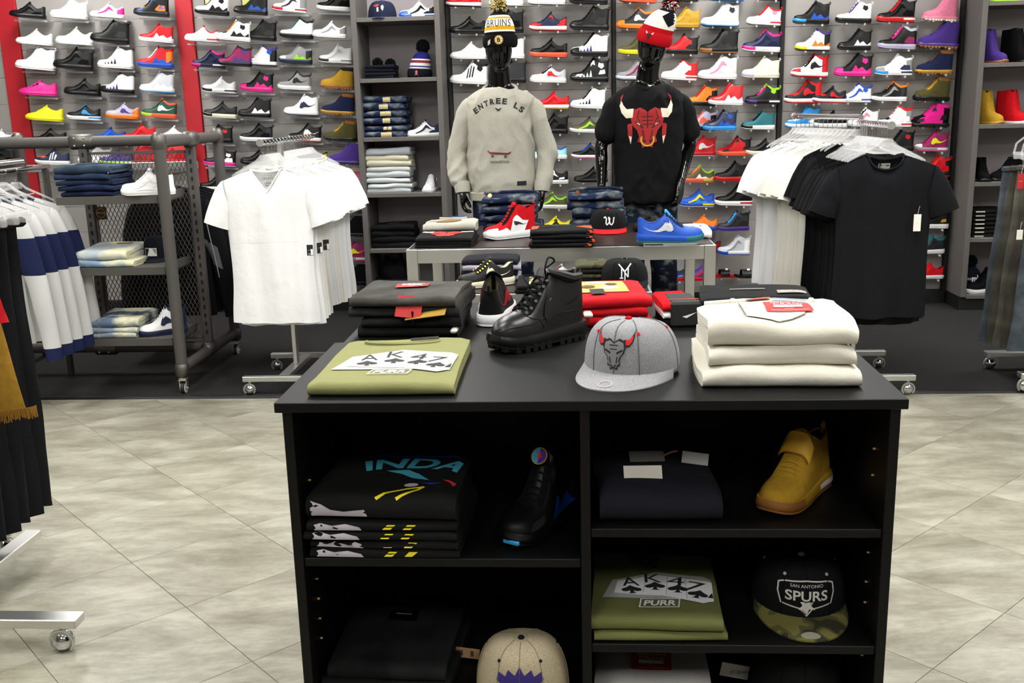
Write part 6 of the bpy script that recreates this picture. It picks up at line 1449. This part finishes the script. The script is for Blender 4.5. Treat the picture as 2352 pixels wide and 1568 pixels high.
t, b = res[-1]; top_print('leather_patch', [rect2d(.0, .1, .08, .11)], b, .06, M('7a5a28', 'lea'), t, .004)
p = at(366, 596, z=PSZ[1])
t, cr, br = cap('navy cap with white batter emblem on the pipe rack middle shelf', (p.x, p.y+.04, PSZ[1]+.001), .0, '14161f', '14161f', '0c0d14', None, None, 'fab', 1.08, 0, .125)
cap_print('emblem_card', [rect2d(-.04, .032, -.022, .022)], t, cr, PW, .05, .0016, -.015); cap_print('emblem_field', [rect2d(-.037, -.012, -.019, .019)], t, cr, M('14161f', 'print'), .05, .0022, -.015); cap_print('emblem_field', [[(.008, .019), (.029, .019), (.029, -.015)]], t, cr, M('9a8a68', 'print'), .05, .0022, -.015)
cap_print('emblem_batter', [[(-.022, -.019), (-.016, .0), (-.012, .004), (-.012, .014), (-.004, .016), (.002, .012), (.002, .004), (.014, .0), (.02, -.019)]], t, cr, PW, .05, .003, -.015)
AJ = M('7d8a9c', 'acid')
res, z = rack_stack(lambda n: 'acid-washed folded jeans on the pipe rack bottom shelf, %s' % n, 262, 777, PSZ[2], [(.27, .34, .03, AJ, 261, .008), (.27, .34, .032, AJ, 262, .008), (.27, .34, .05, M('5b6c84', 'acid'), 263, .012, '5a5238')], 'acid-washed jeans on the pipe rack', .02)
t = shoe_at('white and navy mid-top sneaker on the bottom shelf of the pipe rack', (332, 771), (420, 762), PSZ[2], 'high w s=n o=n mS=n h=n c=n x=w b=n', True, sc=.93)
# ------------------------------------------------------------------ colour-block sweatshirts hanging behind, left
HG = M('c6c6c4', 'heat'); NB = M('1b2142', 'fab')
def banded(name, c0, stops):
    m = bpy.data.materials.new(name); m.use_nodes = True; nt = m.node_tree; b = nt.nodes['Principled BSDF']; b.inputs['Roughness'].default_value = .92; b.inputs['Specular IOR Level'].default_value = .15
    tc = nt.nodes.new('ShaderNodeTexCoord'); sx = nt.nodes.new('ShaderNodeSeparateXYZ'); nt.links.new(tc.outputs['Object'], sx.inputs[0])
    ad = nt.nodes.new('ShaderNodeMath'); ad.operation = 'ADD'; ad.inputs[1].default_value = 1.0; nt.links.new(sx.outputs['Z'], ad.inputs[0])
    r = nt.nodes.new('ShaderNodeValToRGB'); r.color_ramp.interpolation = 'CONSTANT'; nt.links.new(ad.outputs[0], r.inputs[0]); nt.links.new(r.outputs[0], b.inputs['Base Color'])
    r.color_ramp.elements[0].position = 0; r.color_ramp.elements[0].color = (*lin(c0), 1); r.color_ramp.elements[1].position = stops[0][0]; r.color_ramp.elements[1].color = (*lin(stops[0][1]), 1)
    for p_, c_ in stops[1:]: e = r.color_ramp.elements.new(p_); e.color = (*lin(c_), 1)
    return m
HGB = banded('colour_block_jersey', '1b2142', [(.2, 'c2c2c0'), (.6, '1b2142'), (.8, 'c2c2c0')])
cs = [tee_mesh(.25, .78, .2, .2, 'crew', 40+i, .045, longs=.86, wav=.02) for i in range(2)]
SR = thing('clothes_rail', 'chrome hanging rail behind the black trousers holding colour-block sweatshirts', 'rail', (-3.2, 5.3, 1.30)); MB().tube([(0, -.25, 0), (0, .72, 0)], .015, 12).build('rail', CHROME, SR); MB().box(-.012, .012, .66, .7, -1.29, -.016).build('post', PIPE, SR, .5); MB().box(-.012, .012, -.2, -.16, -1.29, -.016).build('post', PIPE, SR, .5)
for i in range(5):
    y = 5.18+i*.115
    t = thing('sweatshirt', 'grey and navy colour-block sweatshirt on the left rail, %s' % ['nearest', 'second', 'third', 'fourth', 'farthest'][i], 'sweatshirt', (-3.2, y, 1.165-.004*i), .12+.03*i, 'colour-block sweatshirts on the left rail')
    inst('shirt_body', cs[i % 2], t, [HGB]); inst('collar', COLL['crew'], t, [NB]); hanger((-3.2, y, 1.30-.103), .12+.03*i, 'clear hanger on the sweatshirt rail', 'clear hangers on the sweatshirt rail')
# dark jackets on a rail behind the mesh
jm = [tee_mesh(.26, .8, .2, .2, 'crew', 50+i, .05, longs=.8, wav=.024) for i in range(2)]
BR = thing('clothes_rail', 'flat brushed steel rail behind the pipe rack holding dark jackets', 'rail', (-3.1, 6.75, 1.25)); MB().box(-.95, .55, -.012, .012, -.025, .025, bev=.002).build('rail', STEEL, BR, .5)
for x in (-.93, .53): MB().box(x-.015, x+.015, -.012, .012, -1.24, -.026).build('post', STEEL, BR, .5)
for i in range(5):
    y = 6.3+i*.085
    t = thing('jacket', 'black jacket hanging behind the mesh panel, %s in line' % ['first', 'second', 'third', 'fourth', 'fifth'][i], 'jacket', (-2.58, y, 1.12), -.05+.02*i, 'black jackets behind the mesh panel')
    b = inst('jacket_body', jm[i % 2], t, [M('0f1013', 'fab')]); inst('collar', COLL['crew'], t, [M('0f1013', 'fab')])
    if i == 0: decal('grey_panel', [[(.2, -.3), (.3, -.36), (.33, -.5), (.24, -.46)]], b, (0, 0, 0), X_, Z_, M('77777c', 'heat'), t, .002, .03, .3); decal('piping', line2d([(.24, -.2), (.3, -.55)], .006), b, (0, 0, 0), X_, Z_, M('b9b9bc', 'fab'), t, .003, .03, .3)
JR = thing('clothes_rail', 'black arm carrying the dark jackets behind the mesh panel', 'rail', (-2.58, 6.46, 1.22)); MB().tube([(0, -.18, 0), (0, .24, 0)], .012, 8).build('rail', PIPE, JR); MB().box(-.02, .02, .22, .28, -1.21, .01).build('post', PIPE, JR, .5)
t = thing('hang_tag', 'brown round-stamped paper tag hanging on the mesh panel', 'tag', (at(228, 488, Y=5.93).x, 5.95, at(228, 476, Y=5.93).z)); b = MB().box(-.035, .035, -.001, .001, -.075, 0, bev=.0004).build('card', M('4c3319', 'print'), t, .5)
decal('stamp', ring2d(0, -.036, .026, .028)+text2d('APPROVED', .011, .055, 0, -.036), b, (0, -.02, 0), X_, Z_, M('c9bda6', 'print'), t, .0008, .05, .1)
# ------------------------------------------------------------------ nearest rack at the left edge
def drape_mesh(w0, w1, ln, th, seed, nf=5, name='cloth', bow=0):
    """hanging cloth: flattened tube from the waist (z=0) to the hem (z=-ln) with vertical folds"""
    m = MB(); n = 36
    def f(u, v):
        a = 2*PI*u; z = -ln*v; w_ = w0+(w1-w0)*v**.8; c, s_ = math.cos(a), math.sin(a)
        fold = 1+.25*math.sin(nf*a*1.0+seed+v*1.2)*min(1, v*2+.2)
        x = w_*c+bow*math.sin(PI*v); y = th*(1+.5*v)*s_*fold
        return (x+nz((z*3, a, 0), 1, seed)*.02, y+nz((x*6, z*2.5, 0), 1, seed)*.03, z+nz((x*8, y*8, 0), 1, seed+2)*.02*v)
    m.grid(f, n, 20, cu=True); m.add([f(i/n, 0) for i in range(n)], [tuple(range(n))])
    return m.mesh(name, [None], 1.0)
NL = thing('clothes_rack', 'steel rolling rack at the left edge with trousers and jackets', 'clothes rack', (-1.95, 2.86, 0))
MB().box(-.4, .42, -.17, -.11, .085, .115, bev=.003).build('foot_bar', STEEL, NL, .5); MB().box(-.4, -.16, .5, .56, .085, .115, bev=.003).build('foot_bar', STEEL, NL, .5); MB().box(-.1, -.04, -.11, .5, .086, .114, bev=.003).build('base_spine', STEEL, NL, .5)
for x, y in ((.36, -.14), (-.36, -.14), (-.2, .53), (-.36, .53)): caster(NL, x, y, 0.0, .034, .085)
MB().box(-.082, -.058, .16, .21, .115, 1.42, bev=.002).build('upright', STEEL, NL, .5); MB().tube([(-.07, -.2, 1.435), (-.07, .75, 1.435)], .016, 14).build('hang_rail', CHROME, NL)
hm2 = MB(); hm2.tube([(-.2, 0, -.06), (-.19, 0, .0), (-.14, 0, .045), (0, 0, .055), (.14, 0, .045), (.19, 0, .0), (.2, 0, -.06)], .006, 8); hm2.tube([(-.2, 0, -.06), (.2, 0, -.06)], .004, 8); hm2.box(.15, .2, -.012, .012, -.085, -.045, bev=.003).box(-.2, -.15, -.012, .012, -.085, -.045, bev=.003)
HM2 = hm2.mesh('hanger_frame', [CLEAR])
def trouser_hanger(loc, rz, label, grp): 
    t = thing('trouser_hanger', label, 'hanger', loc, rz, grp); inst('hanger_frame', HM2, t); MB().tube([(0, 0, .055), (0, 0, .08)]+[(.018*math.sin(a), 0, .098-.018*math.cos(a)) for a in [PI*.25*i for i in range(0, 7)]], .002, 6).build('hook', CHROME, t)
pmesh = [drape_mesh(.17, .165, 1.02, .028, 3+i, 4, 'trouser_body') for i in range(2)]
for i in range(5):
    y = 2.95+i*.075
    trouser_hanger((-2.035, y, 1.335), .35, 'clear trouser hanger with clips on the left edge rack', 'clear trouser hangers on the left edge rack')
    t = thing('trousers', 'black trousers hanging at the left edge of the picture, %s on the rack' % ['nearest', 'second', 'third', 'fourth', 'farthest'][i], 'trousers', (-2.055, y, 1.262), .35, 'black trousers on the left edge rack')
    inst('trouser_body', pmesh[i % 2], t, [M('0e0d10', 'fab')]); MB().tube([(.19*math.cos(2*PI*k/20), .03*math.sin(2*PI*k/20), -.01) for k in range(20)], .012, 6, closed=True, flat=1.4, up=(0, 0, 1)).build('waistband', M('0c0b0e', 'fab'), t)
t = thing('jacket', 'mustard brown garment with frayed hem at the left edge', 'jacket', (-1.955, 2.74, at(50, 975, Y=2.7).z+.72), .3); b = inst('jacket_body', drape_mesh(.17, .3, .72, .04, 11, 3, 'jacket_body'), t, [M('8d6a22', 'suede')])
fr = MB()
for i in range(90):
    a = -1.2+2.4*i/89; x = .33*math.cos(a); y = -.06*abs(math.sin(a))-.01; fr.tube([(x, y, -.70), (x+random.uniform(-.006, .006), y, -.725-random.uniform(0, .012))], .002, 4)
fr.build('frayed_hem', M('7a5618', 'fab'), t)['kind'] = 'stuff'
t = thing('jacket', 'red garment corner peeking in at the left edge', 'jacket', (-1.85, 2.62, at(10, 760, Y=2.6).z+.3), .3); inst('jacket_body', drape_mesh(.17, .255, .3, .03, 15, 3, 'jacket_body'), t, [M('a8121a', 'fab')])
# ------------------------------------------------------------------ rack at the right edge
NR = thing('clothes_rack', 'steel rolling rack at the right edge with grey jeans', 'clothes rack', (2.62, 5.75, 0))
for y in (-.3, .17):
    MB().box(-.25, .3, y-.03, y+.03, .085, .115, bev=.003).build('foot_bar', STEEL, NR, .5)
    for x in (-.22, .25): caster(NR, x, y, .008, .036, .085)
MB().box(-.03, .03, -.27, .14, .086, .114, bev=.003).build('base_spine', STEEL, NR, .5); MB().box(-.012, .012, -.02, .03, .115, 1.4, bev=.002).build('upright', STEEL, NR, .5); MB().tube([(0, -.35, 1.415), (0, .4, 1.415)], .016, 12).build('hang_rail', CHROME, NR)
GRJ = [M(c, 'denim') for c in ('3e3d36', '4a483f', '38362f', '40464c')]
jmesh = [drape_mesh(.19, .25, 1.0, .022, 23+i, 3, 'jeans_body') for i in range(2)]
for i in range(5):
    y = 5.45+i*.1
    trouser_hanger((2.62, y, 1.31), -.3, 'clear trouser hanger on the right edge rack', 'clear trouser hangers on the right edge rack')
    t = thing('jeans', 'grey jeans hanging on the right edge rack, %s' % ['nearest', 'second', 'third', 'fourth', 'farthest'][i], 'jeans', (2.56, y, 1.22-.01*i), -.25, 'grey jeans on the right edge rack'); inst('jeans_body', jmesh[i % 2], t, [GRJ[(3-i) % 4]])
    MB().tube([(.19*math.cos(2*PI*k/20), .025*math.sin(2*PI*k/20), -.01) for k in range(20)], .012, 6, closed=True, flat=1.4, up=(0, 0, 1)).build('waistband', GRJ[(3-i) % 4], t)
t = thing('top', 'black garment hanging in front of the grey jeans at the right edge', 'shirt', (2.66, 5.34, 1.25), -.2); inst('cloth', drape_mesh(.17, .2, .75, .025, 33, 3, 'cloth'), t, [M('0d0c12', 'fab')])
p = at(2341, 412, Y=5.3); hang_tag((p.x, 5.28, p.z+.03), 'red size tag hanging on the right edge rack', w=.03, h=.075, mat=M('b01a1e', 'print'), strip=False)
p = at(2338, 540, Y=5.3); hang_tag((p.x, 5.28, p.z+.03), 'white price tag hanging on the right edge rack', w=.03, h=.05, mat=M('dcd9d0', 'print'), strip=False)

# price cards tucked behind the top row of shoes
for px, nm in ((481, 'left'), (566, 'right')):
    p = at(px, 8, Y=7.93); t = thing('price_card', 'pale yellow price card behind the top shoes, %s of two' % nm, 'card', (p.x, 7.94, p.z)); b = MB().box(-.035, .035, -.002, .002, -.045, .075, bev=.001).build('card', M('d8cf8e', 'print'), t, .5)
    MB().box(-.042, -.0355, -.004, .002, -.05, .08).build('frame_edge', M('2a1a12', 'plas'), t, 0)
